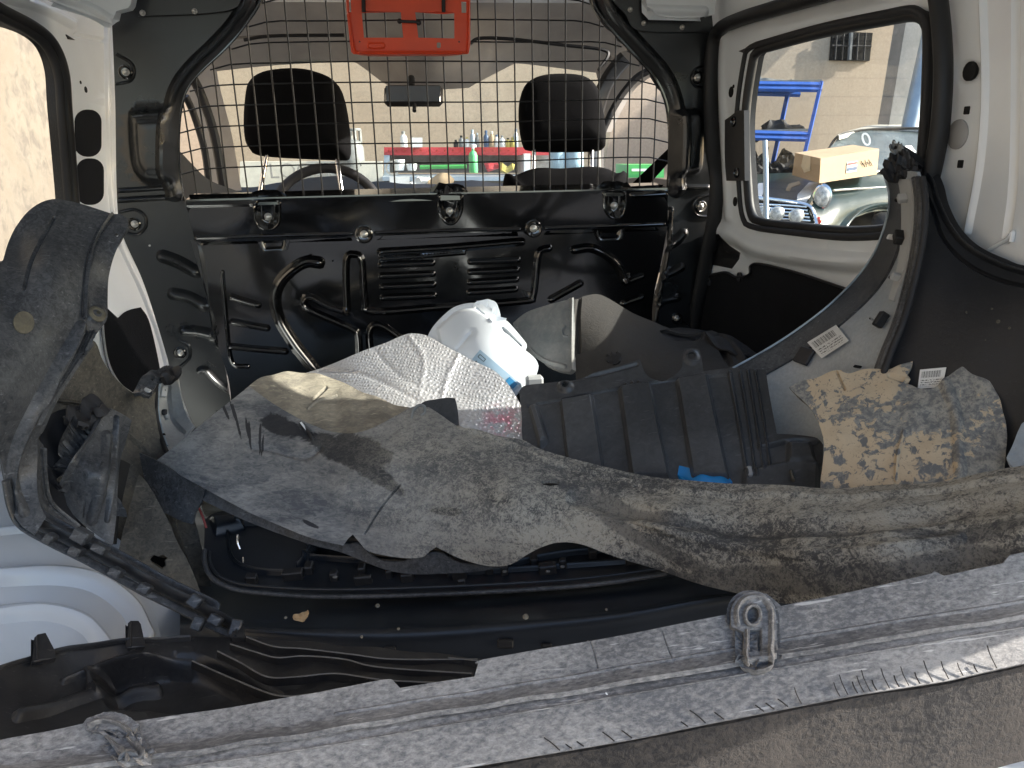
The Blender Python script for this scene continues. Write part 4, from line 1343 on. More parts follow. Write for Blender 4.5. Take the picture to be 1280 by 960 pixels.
# ------------------------------------------------------------------ the load: pulled-off bumper covers, liners and trays
M['cover'] = dusty('worn_bumper_plastic', (.020, .023, .028), (.12, .124, .13), .44, .66, 5, 170, .42, .55, bmp=.15, scratch=.45)
M['coverdirt'] = dusty('muddy_bumper_plastic', (.03, .03, .028), (.19, .17, .13), .42, .62, 9, 60, .7, .45, bmp=.4)
M['liner'] = dusty('felt_grey_liner', (.035, .036, .038), (.17, .17, .165), .40, .62, 4.5, 55, .75, .30, stretch=(1, 1, 2.2), bmp=.3, scratch=.3)
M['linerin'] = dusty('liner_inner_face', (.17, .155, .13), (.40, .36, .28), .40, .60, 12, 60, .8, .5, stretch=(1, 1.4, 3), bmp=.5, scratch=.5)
M['mud'] = dusty('caked_mud', (.15, .148, .14), (.52, .40, .26), .50, .545, 9, 60, .85, .42, bmp=.8, dist=1.0, stretch=(1.3, 1.3, .8))
def mud_mat():
    m, t, b = newmat('caked_mud')
    co = coords(t, (1.15, 1.15, .9))
    n1 = noise(t, co, 11, 4, .55, .2)
    n2 = noise(t, co, 80, 5, .65, .5)
    n3 = noise(t, co, 170, 4, .7, .3)
    base = mixc(t, ramp(t, math_n(t, 'ADD', math_n(t, 'MULTIPLY', n2, .5), math_n(t, 'MULTIPLY', n3, .5)), .44, .56), (.15, .15, .15), (.33, .315, .275))
    geo = N(t, 'ShaderNodeNewGeometry')
    sp = N(t, 'ShaderNodeSeparateXYZ')
    t.links.new(geo.outputs['Position'], sp.inputs[0])
    p0 = at(MS, 1085, 560)
    side = ramp(t, math_n(t, 'ABSOLUTE', math_n(t, 'SUBTRACT', sp.outputs[0], float(p0[0])), 0), .02, .16, .045, -.06)
    f = ramp(t, math_n(t, 'ADD', math_n(t, 'ADD', math_n(t, 'MULTIPLY', n2, .45), math_n(t, 'MULTIPLY', n1, .55)), side), .548, .563)
    c = mixc(t, f, base, (.52, .41, .28))
    c = mixc(t, ramp(t, n3, .60, .64, 0, .6), c, (.12, .115, .11))
    t.links.new(c, b.inputs['Base Color'])
    b.inputs['Roughness'].default_value = .9
    bump(t, b, math_n(t, 'ADD', f, n3), .5, .0015)
    return m
M['straw'] = dusty('straw_mud', (.055, .052, .048), (.27, .225, .15), .44, .58, 5, 75, .85, .48, stretch=(1, 1, 1.6), bmp=.9, dist=2.4)
M['olive'] = dusty('dusty_arch_liner', (.035, .034, .032), (.17, .155, .125), .42, .64, 6, 120, .75, .5, bmp=.4, scratch=.3)
M['felt'] = dusty('dark_felt', (.022, .021, .021), (.055, .05, .044), .42, .68, 5, 90, .85, .4, bmp=.5)
M['tray'] = dusty('undertray_plastic', (.034, .036, .040), (.105, .107, .112), .44, .68, 4, 80, .42, .3, bmp=.15, scratch=.25)
M['bluegrey'] = dusty('blue_grey_plastic', (.28, .33, .38), (.46, .475, .48), .4, .65, 4, 70, .45, .3, bmp=.1, scratch=.2)
M['alu'] = dusty('grey_cap', (.13, .145, .15), (.30, .29, .27), .42, .66, 9, 50, .5, .4, bmp=.2)
M['faded'] = dusty('faded_bumper_edge', (.095, .096, .102), (.34, .332, .322), .43, .60, 7, 230, .6, .6, stretch=(.7, 1.3, 1.3), bmp=.35, scratch=.6, dist=.2)
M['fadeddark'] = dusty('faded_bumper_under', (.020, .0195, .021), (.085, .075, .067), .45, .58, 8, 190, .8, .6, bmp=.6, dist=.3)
M['grillecov'] = dusty('black_grille_plastic', (.016, .016, .018), (.06, .056, .05), .45, .75, 6, 70, .5, .35, bmp=.2, scratch=.4)
M['finedge'] = plain('pale_fin_edge', (.14, .135, .125), .6, var=.3, vs_=60)  # paler tone for fin edges and clip faces
M['cleanblack'] = plain('clean_black_plastic', (.014, .017, .022), .33, grain=.1, gs=400, var=.3, vs_=7)
M['panelblack'] = dusty('inner_panel_black', (.008, .0092, .012), (.024, .026, .031), .5, .8, 3, 120, .55, .3, bmp=.2, scratch=.2)
M['label'] = None

def barcode_mat():
    m, t, b = newmat('barcode_label')
    co = N(t, 'ShaderNodeTexCoord').outputs['UV']
    sp = N(t, 'ShaderNodeSeparateXYZ')
    t.links.new(co, sp.inputs[0])
    mp = N(t, 'ShaderNodeMapping')
    mp.inputs['Scale'].default_value = (46, .01, 1)
    t.links.new(co, mp.inputs[0])
    n1 = noise(t, mp.outputs[0], 1.0, 2, .8)
    bars = ramp(t, n1, .49, .51)
    v = sp.outputs[1]
    u = sp.outputs[0]
    def band(x, a, b_):
        return math_n(t, 'MULTIPLY', math_n(t, 'GREATER_THAN', x, a), math_n(t, 'LESS_THAN', x, b_))
    m1 = math_n(t, 'MULTIPLY', math_n(t, 'MULTIPLY', band(v, .55, .88), band(u, .08, .82)), bars)
    mp2 = N(t, 'ShaderNodeMapping')
    mp2.inputs['Scale'].default_value = (30, 13, 1)
    t.links.new(co, mp2.inputs[0])
    n2 = noise(t, mp2.outputs[0], 1.0, 2, .8)
    rows = math_n(t, 'GREATER_THAN', math_n(t, 'FRACT', math_n(t, 'MULTIPLY', v, 9.0), 0), .45)
    m2 = math_n(t, 'MULTIPLY', math_n(t, 'MULTIPLY', band(v, .1, .5), band(u, .08, .92)), math_n(t, 'MULTIPLY', rows, ramp(t, n2, .47, .53)))
    t.links.new(mixc(t, math_n(t, 'MAXIMUM', m1, m2), (.72, .72, .70), (.03, .03, .03)), b.inputs['Base Color'])
    b.inputs['Roughness'].default_value = .5
    return m
M['label'] = barcode_mat()
def label_patch(nm, surf, quad, mat, par, dz=.002, n=5, **kw):
    """thin paper label lying on a surface; quad = top-left, top-right, bottom-right, bottom-left in the label's own reading"""
    q = np.array(quad, float)
    V, UV = [], []
    for j in range(n + 1):
        for i in range(n + 1):
            u, v = i / n, j / n
            p = (q[0] * (1 - u) + q[1] * u) * (1 - v) + (q[3] * (1 - u) + q[2] * u) * v
            V.append(p)
            UV.append((u, 1 - v))
    V = np.array(V)
    W = shift(surf, dz)(V[:, 0], V[:, 1])
    W2 = shift(surf, dz - .0008)(V[:, 0], V[:, 1])
    m_ = n + 1
    Fc = [[j * m_ + i, j * m_ + i + 1, (j + 1) * m_ + i + 1, (j + 1) * m_ + i] for j in range(n) for i in range(n)]
    Fb = [[x + m_ * m_ for x in f[::-1]] for f in Fc]
    rim = []
    for i in range(n):
        for a_, b_ in ((i, i + 1), (n * m_ + i + 1, n * m_ + i), ((i + 1) * m_, i * m_), (i * m_ + n, (i + 1) * m_ + n)):
            rim.append([b_, a_, a_ + m_ * m_, b_ + m_ * m_])
    o = mesh_obj(nm, np.vstack([W, W2]), Fc + Fb + rim, mat, par, **kw)
    uv = o.data.uv_layers.new(name='uv')
    U2 = UV + UV
    for lp_ in o.data.loops:
        uv.data[lp_.index].uv = U2[lp_.vertex_index]
    return o

def pbox(nm, surf, px, py, w_, h_, dep, mat, par, ang=0, lift=0.0, bev=.0015, **kw):
    """small moulded block standing on a surface: width and height in photo pixels, depth in metres"""
    p = at(surf, px, py)
    d = depth(p)
    n_ = normal_at(surf, px, py)
    ca, sa = math.cos(math.radians(ang)), math.sin(math.radians(ang))
    ux = RT * ca - UP * sa
    ux = ux - n_ * (ux @ n_)
    ux /= np.linalg.norm(ux)
    uy = np.cross(n_, ux)
    R = np.stack([ux, uy, n_], 1)
    return mesh_obj(nm, *box_geo(p + n_ * (dep / 2 - .001 + lift), (w_ * d / F, h_ * d / F, dep), bev, R), mat, par, sharp=25, **kw)

def rail(nm, pts, d, wpx, mat, par, ry=None, k=8, **kw):
    c = catmull(pts, 7)
    dd = np.interp(np.linspace(0, 1, len(c)), np.linspace(0, 1, len(d)), d)
    r = wpx * dd / F / 2
    return tube(nm, D(c[:, 0], c[:, 1], dd), r, mat, par, k, False, ry, **kw)

def xloft(name, rows, mat, par=None, x0=None, x1=None, n=90, sub=5, t=.004, wob=0.0, smoothrows=True, sharp=35, notch=None, **pr):
    """long moulding: each row is (points (px,py,depth)) from left to right; profile between the rows is rounded unless smoothrows is off"""
    X = np.linspace(x0, x1, n)
    if notch is not None:
        X = np.unique(np.r_[X, notch])
    n = len(X)
    R = []
    for r in rows:
        r = np.array(r, float)
        if len(r) > 3 and smoothrows != 'lin':
            c = catmull(r, 8)
        else:
            c = r
        R.append(np.stack([X, np.interp(X, c[:, 0], c[:, 1]), np.interp(X, c[:, 0], c[:, 2])], 1))
    R = np.array(R)
    m = len(R)
    out = []
    for i in range(m - 1):
        if smoothrows is True:
            a_, b_, c_, d_ = R[max(i - 1, 0)], R[i], R[i + 1], R[min(i + 2, m - 1)]
            if i == 0: a_ = 2 * b_ - c_
            if i == m - 2: d_ = 2 * c_ - b_
        for s in range(sub):
            u = s / sub
            if smoothrows is True:
                out.append(.5 * (2 * b_ + (-a_ + c_) * u + (2 * a_ - 5 * b_ + 4 * c_ - d_) * u * u + (-a_ + 3 * b_ - 3 * c_ + d_) * u ** 3))
            else:
                out.append(R[i] * (1 - u) + R[i + 1] * u)
    out.append(R[-1])
    G = np.array(out)
    V = D(G[..., 0].ravel(), G[..., 1].ravel(), G[..., 2].ravel())
    m = len(G)
    T = []
    for j in range(m - 1):
        for i in range(n - 1):
            a0 = j * n + i
            T += [[a0, a0 + n, a0 + 1], [a0 + 1, a0 + n, a0 + n + 1]]
    T = np.array(T)
    if wob:
        Nn = grid_normals(V, T)
        rs = np.random.RandomState(n)
        q = G.reshape(-1, 3)
        dsp = np.zeros(len(q))
        for _ in range(6):
            a = rs.rand() * 6.28
            L = 40 + rs.rand() * 90
            dsp += np.sin((q[:, 0] * math.cos(a) + q[:, 1] * math.sin(a)) / L * 6.28 + rs.rand() * 6)
        V = V + Nn * (dsp * wob / 3)[:, None]
    V2, Fc = thicken(V, T, t)
    return mesh_obj(name, V2, Fc, mat, par, sharp=sharp, **pr)

# ---- white jug
jug = thing('canister', 'white plastic canister with a moulded handle and pale blue label, leaning at the bulkhead', 'canister', D(610., 440., 1.42))
JS = tps([(535, 420, 1.42), (598, 380, 1.40), (672, 462, 1.36), (645, 490, 1.34), (560, 480, 1.36), (605, 435, 1.35)])
M['jug'] = plain('milky_plastic', (.72, .76, .80), .4, coat=.15, var=.03, grain=.05)
sheet('body', [(530, 432), (540, 410), (560, 389), (575, 381), (592, 378.5), (598, 382), (601, 379), (618, 393), (614, 397), (619, 403), (624, 401), (631, 400), (637, 404), (657, 428), (658.5, 434), (657, 438), (668, 447), (673, 456), (672, 464), (668, 474), (661, 482), (650, 488), (640, 505), (560, 500)], JS, M['jug'], jug, t=.04, step=8, fine=2, corner=40,
      holes=[np.array([(626.5, 409), (629, 408), (634, 412), (645, 423), (653, 431.5), (651.5, 434.5), (645, 428), (636, 419), (630, 415)], float)],
      regions=[([(548, 412), (572, 392), (595, 388), (620, 405), (625, 415), (650, 436), (662, 456), (658, 474), (640, 485), (600, 480), (560, 470)], 4, .006)],
      strokes=[([(611, 399), (596, 385)], 2, -.004), ([(616, 404), (606, 394)], 1.5, .003), ([(574, 437), (590, 418)], 3, -.003), ([(556, 400), (570, 388), (590, 384)], 2, -.002)])
M['labelblue'] = plain('pale_blue_label', (.36, .50, .62), .4, var=.15)
M['labelblue2'] = plain('blue_print', (.03, .22, .45), .4)
JL = shift(JS, .0075)
lb = label_patch('front_label', JL, [(600, 437), (651, 480), (641, 491), (590, 449)], M['labelblue'], jug, .001)
label_patch('blue_mark', JL, [(637, 471), (647, 480), (641.5, 486), (631, 477.5)], M['labelblue2'], lb, .0025)
for a_, b_ in (((600, 443), (607, 449)), ((607, 449), (604.5, 452)), ((604.5, 452), (597.5, 446)), ((597.5, 446), (600, 443))):
    tube('print_frame', shift(JL, .002)(np.array([a_[0], b_[0]], float), np.array([a_[1], b_[1]], float)), .0006, M['hole'], lb, 4)
uxx = at(JL, 610, 447) - at(JL, 600, 439)
text_obj('label_word', 'A', .011, at(shift(JL, .003), 594, 453.5), uxx, UP, M['hole'], lb)
for k in range(4):
    p = at(shift(JL, .003), 599 + k * 3, 457 + k * 2.3)
    mesh_obj('label_stroke', *box_geo(p, (.0022, .0006, .0012), .0002), M['hole'], lb)

# ---- foil
M['foil'] = None
def foil_mat():
    m, t, b = newmat('bubble_foil')
    co = coords(t, (1, 1, 1), (.35, .1, .6))
    v = N(t, 'ShaderNodeTexVoronoi')
    v.inputs['Scale'].default_value = 150
    v.inputs['Randomness'].default_value = .12
    wn = N(t, 'ShaderNodeTexNoise')
    wn.inputs['Scale'].default_value = 14
    t.links.new(co, wn.inputs['Vector'])
    sc = N(t, 'ShaderNodeVectorMath', operation='SCALE')
    sc.inputs['Scale'].default_value = .03
    t.links.new(wn.outputs['Color'], sc.inputs[0])
    va = N(t, 'ShaderNodeVectorMath', operation='ADD')
    t.links.new(co, va.inputs[0])
    t.links.new(sc.outputs[0], va.inputs[1])
    t.links.new(va.outputs[0], v.inputs['Vector'])
    n1 = noise(t, co, 60, 4, .6, 1.0)
    h = math_n(t, 'ADD', ramp(t, v.outputs['Distance'], 0, .5, 1, 0), math_n(t, 'MULTIPLY', n1, 1.6))
    b.inputs['Metallic'].default_value = .55
    n2 = noise(t, co, 5, 3, .5)
    fc_ = mixc(t, ramp(t, n2, .4, .6), (.70, .71, .74), (.82, .82, .83))
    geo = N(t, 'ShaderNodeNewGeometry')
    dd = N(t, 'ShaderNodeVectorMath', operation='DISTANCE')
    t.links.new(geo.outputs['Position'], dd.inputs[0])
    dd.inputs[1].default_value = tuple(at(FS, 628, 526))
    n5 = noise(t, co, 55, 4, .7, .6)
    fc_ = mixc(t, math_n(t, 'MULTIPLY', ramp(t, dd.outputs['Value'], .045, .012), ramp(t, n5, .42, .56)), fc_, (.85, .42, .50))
    t.links.new(fc_, b.inputs['Base Color'])
    b.inputs['Roughness'].default_value = .34
    bump(t, b, h, .8, .002)
    return m
foil = thing('foil_mat', 'crinkled silver bubble foil sheet draped over the pile below the white canister', 'foil', D(520., 490., 1.33))
FS = tps([(381, 466, 1.42), (512, 417, 1.40), (587, 449, 1.33), (651, 505, 1.24), (657, 545, 1.20), (560, 545, 1.18), (480, 520, 1.22), (400, 490, 1.34), (520, 470, 1.30)])
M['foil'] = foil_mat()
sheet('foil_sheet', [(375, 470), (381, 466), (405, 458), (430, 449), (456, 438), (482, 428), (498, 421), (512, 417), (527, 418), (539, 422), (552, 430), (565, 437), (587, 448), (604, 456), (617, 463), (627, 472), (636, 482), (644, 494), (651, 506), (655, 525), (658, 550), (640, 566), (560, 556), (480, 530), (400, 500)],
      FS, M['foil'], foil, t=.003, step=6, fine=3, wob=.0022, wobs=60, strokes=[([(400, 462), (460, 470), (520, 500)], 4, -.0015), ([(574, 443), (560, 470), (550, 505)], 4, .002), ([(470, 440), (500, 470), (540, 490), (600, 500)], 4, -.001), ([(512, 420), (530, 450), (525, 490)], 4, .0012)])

# ---- dark liner behind
dl = thing('wheel_liner', 'dark felt wheel liner with a grey end cap, torn, lying against the bulkhead', 'wheel liner', D(790., 440., 1.5))
DL = tps([(641, 404, 1.50), (716, 374, 1.46), (747, 367, 1.50), (850, 412, 1.50), (946, 441, 1.42), (718, 463, 1.36), (770, 440, 1.36), (830, 480, 1.24), (920, 460, 1.30), (672, 449, 1.42), (800, 400, 1.48)])
sheet('end_cap', [(641, 404), (650, 396), (661, 389), (685, 381), (717, 373), (719, 420), (720, 464), (712, 465), (699, 463), (685, 457), (672, 449), (660, 439), (652, 428), (644, 414)], DL, M['alu'], dl, t=.006, step=8, fine=2, corner=45, strokes=[([(715, 374), (716, 420), (717, 464)], 3, .008), ([(647, 412), (658, 432), (680, 450), (706, 458)], 3, .004), ([(706, 408), (703, 413), (705, 420), (709, 420)], 1.5, .003)])
sheet('felt_shell', [(717, 374), (732, 369), (747, 366.5), (760, 371), (775, 380), (792, 391), (815, 402), (837, 411), (860, 414), (882, 415), (909, 419), (925, 427), (936, 434), (946, 441), (935, 450), (920, 462), (880, 500), (800, 520), (722, 490), (719, 464), (719, 420)], DL, M['felt'], dl, t=.005, step=9, fine=2, wob=.003, wobs=70, corner=60,
      holes=[np.array([(824, 414), (833, 412), (846, 416), (862, 417), (880, 417), (876, 421), (868, 425), (856, 424), (848, 427), (838, 424), (829, 420)], float)],
      strokes=[([(880, 420), (905, 425), (922, 440), (930, 452)], 5, .010), ([(724, 374), (722, 400), (724, 440)], 4, -.006), ([(898, 424), (905, 440), (912, 452)], 5, -.01)])
sheet('torn_backing', [(820, 408), (890, 412), (930, 430), (910, 440), (850, 432), (822, 424)], shift(DL, -.03), M['rubber'], dl, t=.003, step=8, wob=.006)
sheet('tear_patch', [(757, 441), (762, 438), (768, 440), (774, 439), (777, 444), (776, 451), (769, 455), (761, 453), (757, 449)], shift(DL, .003), M['rubber'], dl, t=.003, step=3, wob=.002, wobs=7)
sheet('torn_edge', [(880, 417), (900, 418), (922, 426), (945, 440), (940, 447), (925, 444), (905, 438), (892, 430)], shift(DL, .012), M['rubber2'], dl, t=.003, step=4, wob=.006, wobs=16)

# ---- right bumper cover
rb = thing('bumper_cover', 'large black bumper cover with torn tip and two barcode labels, leaning on the right wall', 'bumper', D(1180., 560., 1.0))
RB = tps([(1106, 215, 1.13), (1110, 270, 1.14), (1075, 345, 1.18), (1000, 410, 1.20), (915, 462, 1.22), (1147, 230, 1.00), (1146, 300, 1.0), (1120, 395, 1.0), (1096, 465, 1.0), (1000, 480, 1.14), (1020, 560, 1.08), (1130, 240, 1.06), (1060, 420, 1.08), (1090, 560, 1.0)])
face = [(1106, 212), (1112, 240), (1110, 270), (1096, 312), (1074, 345), (1040, 380), (1000, 411), (960, 437), (912, 461), (940, 476), (960, 500), (975, 560), (1040, 640), (1090, 640), (1096, 470), (1110, 436), (1124, 398), (1138, 345), (1147, 290), (1150, 240), (1146, 215)]
fc = sheet('inner_face', face, RB, M['bluegrey'], rb, t=.004, step=9, fine=2.2, corner=50, strokes=[
    ([(1128, 212), (1131, 240), (1129, 280), (1118, 322), (1096, 360), (1060, 396), (1012, 434), (965, 462)], 3, -.006)])
sheet('edge_band', [(1105, 212), (1111, 240), (1109, 270), (1095, 311), (1073, 344), (1039, 379), (999, 410), (959, 436), (910, 461), (950, 468), (966, 462), (1012, 434), (1060, 396), (1096, 360), (1117, 322), (1127, 280), (1129, 240), (1126, 212)], shift(RB, .006), M['cover'], rb, t=.004, step=7, corner=60)
lip([(1105, 218), (1111, 242), (1109, 270), (1095, 311), (1073, 344), (1039, 379), (999, 410), (959, 436), (916, 460)], RB, .0018, 'edge_bead', 'zinc', rb, .010, 6)
for dx, r_m, mt in ((0, .0045, 'cover'), (6, .004, 'rubber2'), (-5, .003, 'cover')):
    lip([(1147 + dx, 222), (1151 + dx, 255), (1148 + dx, 300), (1138 + dx, 350), (1124 + dx, 400), (1108 + dx, 440), (1098 + dx, 468)], RB, r_m, 'rail', mt, rb, .010, 8)
PB = tps([(1118, 183, 1.10), (1150, 215, 1.05), (1155, 300, .995), (1100, 470, .995), (1100, 640, .95), (1225, 310, .96), (1290, 335, .90), (1400, 345, .84), (1400, 640, .80), (1250, 500, .90), (1185, 255, 1.01)])
pb = sheet('black_panel', [(1112, 180), (1128, 182), (1150, 195), (1170, 212), (1180, 232), (1186, 256), (1200, 284), (1222, 306), (1256, 323), (1290, 334), (1400, 346), (1400, 640), (1095, 640), (1098, 470), (1113, 436), (1130, 392), (1144, 340), (1154, 290), (1155, 250), (1150, 228), (1132, 222), (1110, 222), (1103, 206), (1112, 196), (1120, 194)], PB, M['panelblack'], rb, t=.005, step=10, fine=2.2, corner=50,
      strokes=[([(1125, 196), (1148, 208), (1164, 226), (1172, 252), (1186, 282), (1206, 306), (1240, 326), (1290, 343), (1380, 355)], 4, .006),
               ([(1150, 226), (1166, 262), (1180, 300), (1210, 330), (1250, 350), (1290, 360)], 3, -.004),
               ([(1108, 206), (1125, 210), (1145, 216)], 5, .01)], wob=.0015, wobs=120)
sheet('torn_tip', [(1104, 206), (1112, 198), (1116, 184), (1119, 182), (1126, 192), (1142, 200), (1150, 214), (1143, 222), (1128, 220), (1110, 222), (1101, 212)], shift(PB, .02), M['rubber2'], rb, t=.005, step=4, wob=.01, wobs=16)
sheet('torn_tip', [(1113, 186), (1115, 178), (1119, 176), (1130, 186), (1136, 192), (1124, 190), (1116, 192)], shift(PB, .026), M['greyp'], rb, t=.002, step=3, wob=.006, wobs=9)
sheet('torn_tip', [(1120, 196), (1136, 196), (1148, 204), (1144, 208), (1128, 204), (1118, 206)], shift(PB, .03), M['cover'], rb, t=.003, step=3, wob=.008, wobs=12)
M['inlay'] = plain('pale_inlay', (.42, .43, .43), .5)
sheet('rib_strip', [(1122, 224), (1137, 224), (1140, 250), (1138, 290), (1130, 335), (1117, 376), (1110, 374), (1121, 335), (1126, 290), (1126, 250)], shift(RB, .009), M['inlay'], rb, t=.003, step=6, corner=60)
for px, py, w_, h_, mt, an in ((1133, 247, 9, 11, 'inlay', 0), (1129, 249, 4, 5, 'hole', 0), (1128, 297, 17, 12, 'rubber', -4), (1119, 297, 3, 8, 'whitep', 0), (1124, 347, 7, 10, 'inlay', 12), (1121, 349, 4, 5, 'hole', 12), (1105, 402, 20, 10, 'rubber', -8), (1095, 403, 3, 6, 'chrome', -8), (1076, 459, 5, 3, 'hole', 0)):
    pbox('clip', shift(RB, .010), px, py, w_, h_, .012, M[mt], rb, an)
label_patch('barcode_label', shift(RB, .010), [(1009, 428), (1045, 406), (1061, 426), (1027, 448)], M['label'], rb)
pbox('black_pad', shift(RB, .004), 1006.5, 445.5, 26, 22, .006, M['darkplastic'], rb, 30)
label_patch('barcode_label', shift(PB, .001), [(1150, 462), (1183, 459), (1178, 484), (1147, 486)], M['label'], rb)
for px, py, r in ((1240, 386, .0016), (1248, 402, .003), (1208, 390, .0014), (1262, 410, .002), (1232, 425, .0012)):
    lathe('mud_speck', at(shift(PB, .0005), px, py), normal_at(PB, px, py), [(r, -.0005), (r * .8, .0008), (r * .2, .001)], M['coverdirt'], rb, 7)

# ---- mud caked liner
ml = thing('splash_shield', 'mud caked splash shield with torn upper edge, standing before the right bumper cover', 'splash shield', D(1120., 600., .93))
MS = tps([(986, 483, 1.02), (1100, 461, .98), (1141, 451, .97), (1212, 457, .93), (1257, 532, .88), (1212, 592, .86), (1025, 620, .93), (1021, 525, .97), (1120, 540, .92)])
M['mud'] = mud_mat()
sheet('shield', [(986, 484), (1000, 477), (1018, 473), (1034, 466), (1048, 464), (1060, 467), (1076, 462), (1098, 461), (1112, 462), (1126, 456), (1141, 451), (1139, 460), (1133, 470), (1128, 478), (1138, 480), (1147, 485), (1160, 487), (1171, 483), (1180, 476), (1190, 466), (1203, 459), (1213, 457), (1226, 466), (1237, 477), (1244, 488), (1250, 500), (1254, 516), (1258, 534), (1258, 560), (1250, 640), (1025, 660), (1026, 600), (1029, 575), (1030, 558), (1027, 540), (1019, 520), (1008, 505), (996, 494)],
      MS, M['mud'], ml, t=.006, step=6, fine=2, wob=.0018, wobs=40, corner=40, strokes=[([(1046, 466), (1056, 486)], 2, -.004), ([(1130, 540), (1122, 570), (1120, 600)], 3, .004), ([(1180, 478), (1195, 520), (1200, 590)], 9, .006), ([(1112, 470), (1130, 474)], 4, -.005)])

# ---- ribbed undertray
ut = thing('undertray', 'black ribbed plastic undertray with a mounting tab, upright in the middle of the load', 'undertray', D(830., 600., 1.15))
UT = tps([(648, 486, 1.20), (747, 464, 1.18), (860, 437, 1.19), (957, 462, 1.12), (972, 542, 1.06), (1028, 580, 1.02), (655, 560, 1.12), (830, 600, 1.05), (820, 520, 1.12)])
ribs = []
for p_ in ([(663, 512), (672, 509), (684, 552), (676, 560)], [(702, 504), (740, 497), (756, 600), (712, 600)], [(774, 487), (811, 481), (836, 600), (790, 600)], [(846, 478), (884, 472), (910, 600), (866, 600)]):
    ribs.append((p_, 2.6, .014))
sheet('tray_shell', [(649, 489), (656, 482), (680, 479), (705, 476), (721, 473), (735, 469), (748, 464), (775, 457), (800, 449), (803, 458), (808, 468), (819, 475), (832, 475), (842, 470), (852, 460), (853, 450), (855, 437), (864, 435), (874, 436), (877, 448), (879, 464), (895, 462), (912, 460), (935, 461), (957, 462), (963, 500), (971, 542), (990, 543), (1010, 545), (1022, 548), (1029, 556), (1028, 580), (1025, 612), (1010, 650), (680, 650), (655, 560), (652, 520)],
      UT, M['tray'], ut, t=.004, step=8, fine=1.9, corner=42, holes=[ell(707, 483, 4.2, 3.6, 12), ell(864.5, 446.5, 5.5, 4.5, 12)],
      strokes=[([(660, 508), (700, 500), (770, 486), (850, 474), (912, 468)], 2.5, -.004), ([(912, 466), (922, 520), (935, 600)], 3, .006), ([(925, 464), (934, 520), (946, 600)], 2, .004), ([(935, 464), (944, 520), (955, 590)], 2, .004), ([(944, 464), (952, 510), (962, 580)], 2, .004),
               ([(950, 560), (985, 552), (1020, 552)], 4, .008), ([(790, 478), (792, 484)], 2, .004), ([(782, 480), (784, 486)], 2, .004), ([(798, 477), (800, 483)], 2, .004), ([(700, 476), (745, 469), (796, 456)], 3, -.003)],
      regions=ribs + [(ell(707, 483, 9, 7, 12), 3, .006), (ell(864.5, 447, 9, 9, 12), 3, .004), ([(985, 556), (1012, 556), (1018, 580), (985, 580)], 4, .014), ([(930, 592), (985, 580), (1022, 582), (1022, 640), (930, 640)], 4, .012)])
pbox('white_peg', shift(UT, .01), 937, 592, 6, 14, .01, M['plug'], ut, 5)
pbox('clip', shift(UT, .018), 990, 596, 4, 16, .008, M['coverdirt'], ut, 0)

# ---- blue plastic bag corner
bg_ = sheet('blue_bag', [(847, 592), (849, 584), (860, 585), (872, 588), (886, 584), (896, 584), (906, 590), (916, 598), (916, 618), (862, 618), (858, 604)], tps([(848, 585, 1.06), (916, 598, 1.03), (880, 618, 1.0), (890, 585, 1.05)]), plain('blue_film', (.02, .25, .62), .25, coat=.5, var=.2), None, t=.004, step=4, wob=.006, wobs=18, label='corner of a bright blue plastic bag showing below the ribbed undertray', category='bag')
box('white_packet', D(668., 480., 1.33), (.03, .02, .03), M['inlay'], None, .004, label='small white scrap wedged behind the undertray beside the canister', category='scrap')

# ---- long liner across the load
ll = thing('arch_liner', 'long curved grey liner caked with straw and mud, lying right across the load', 'wheel liner', D(700., 620., .9))
top = [(195, 576, 1.12), (250, 532, 1.14), (312, 484, 1.16), (350, 508, 1.13), (385, 529, 1.11), (420, 541, 1.09), (450, 540, 1.08), (490, 520, 1.08), (530, 506, 1.08), (562, 528, 1.05), (600, 540, 1.03), (655, 551, 1.01), (700, 569, .99), (760, 584, .96), (830, 597, .93), (900, 604, .90), (1000, 609, .86), (1100, 607, .82), (1200, 598, .77), (1285, 580, .73), (1420, 550, .68)]
TOP = [(195, 576), (250, 532), (300, 492), (312, 483), (330, 496), (352, 510), (385, 528), (412, 538), (440, 541), (468, 534), (495, 520), (512, 510), (530, 505), (548, 516), (565, 528), (580, 536), (600, 540), (630, 546), (655, 551), (672, 560), (700, 569), (730, 577), (760, 584), (800, 592), (830, 597), (900, 604), (1000, 609), (1100, 607), (1200, 598), (1285, 579), (1420, 550)]
BOT = [(1420, 760), (1285, 735), (1180, 745), (1060, 765), (985, 756), (950, 750), (920, 742), (870, 729), (820, 712), (760, 692), (725, 680), (700, 678), (680, 683), (661, 692), (645, 702), (631, 707), (605, 707), (575, 699), (556, 690), (545, 684), (536, 690), (526, 697), (500, 697), (462, 690), (448, 678), (440, 669), (434, 674), (429, 682), (387, 671), (350, 657), (312, 641), (280, 624), (249, 607), (220, 591)]
LS = tps([(195, 577, 1.10), (312, 484, 1.17), (412, 538, 1.10), (530, 506, 1.12), (430, 600, 1.00), (300, 640, 1.02), (430, 690, .99), (300, 570, 1.06), (655, 552, 1.06), (640, 620, .95), (620, 707, .95), (830, 597, .98), (830, 650, .88), (820, 712, .90), (1000, 609, .90), (1000, 680, .79), (985, 756, .80), (1100, 607, .86), (1100, 660, .76), (1285, 579, .78), (1285, 660, .68), (1285, 735, .70), (1420, 550, .7), (1420, 760, .62)])
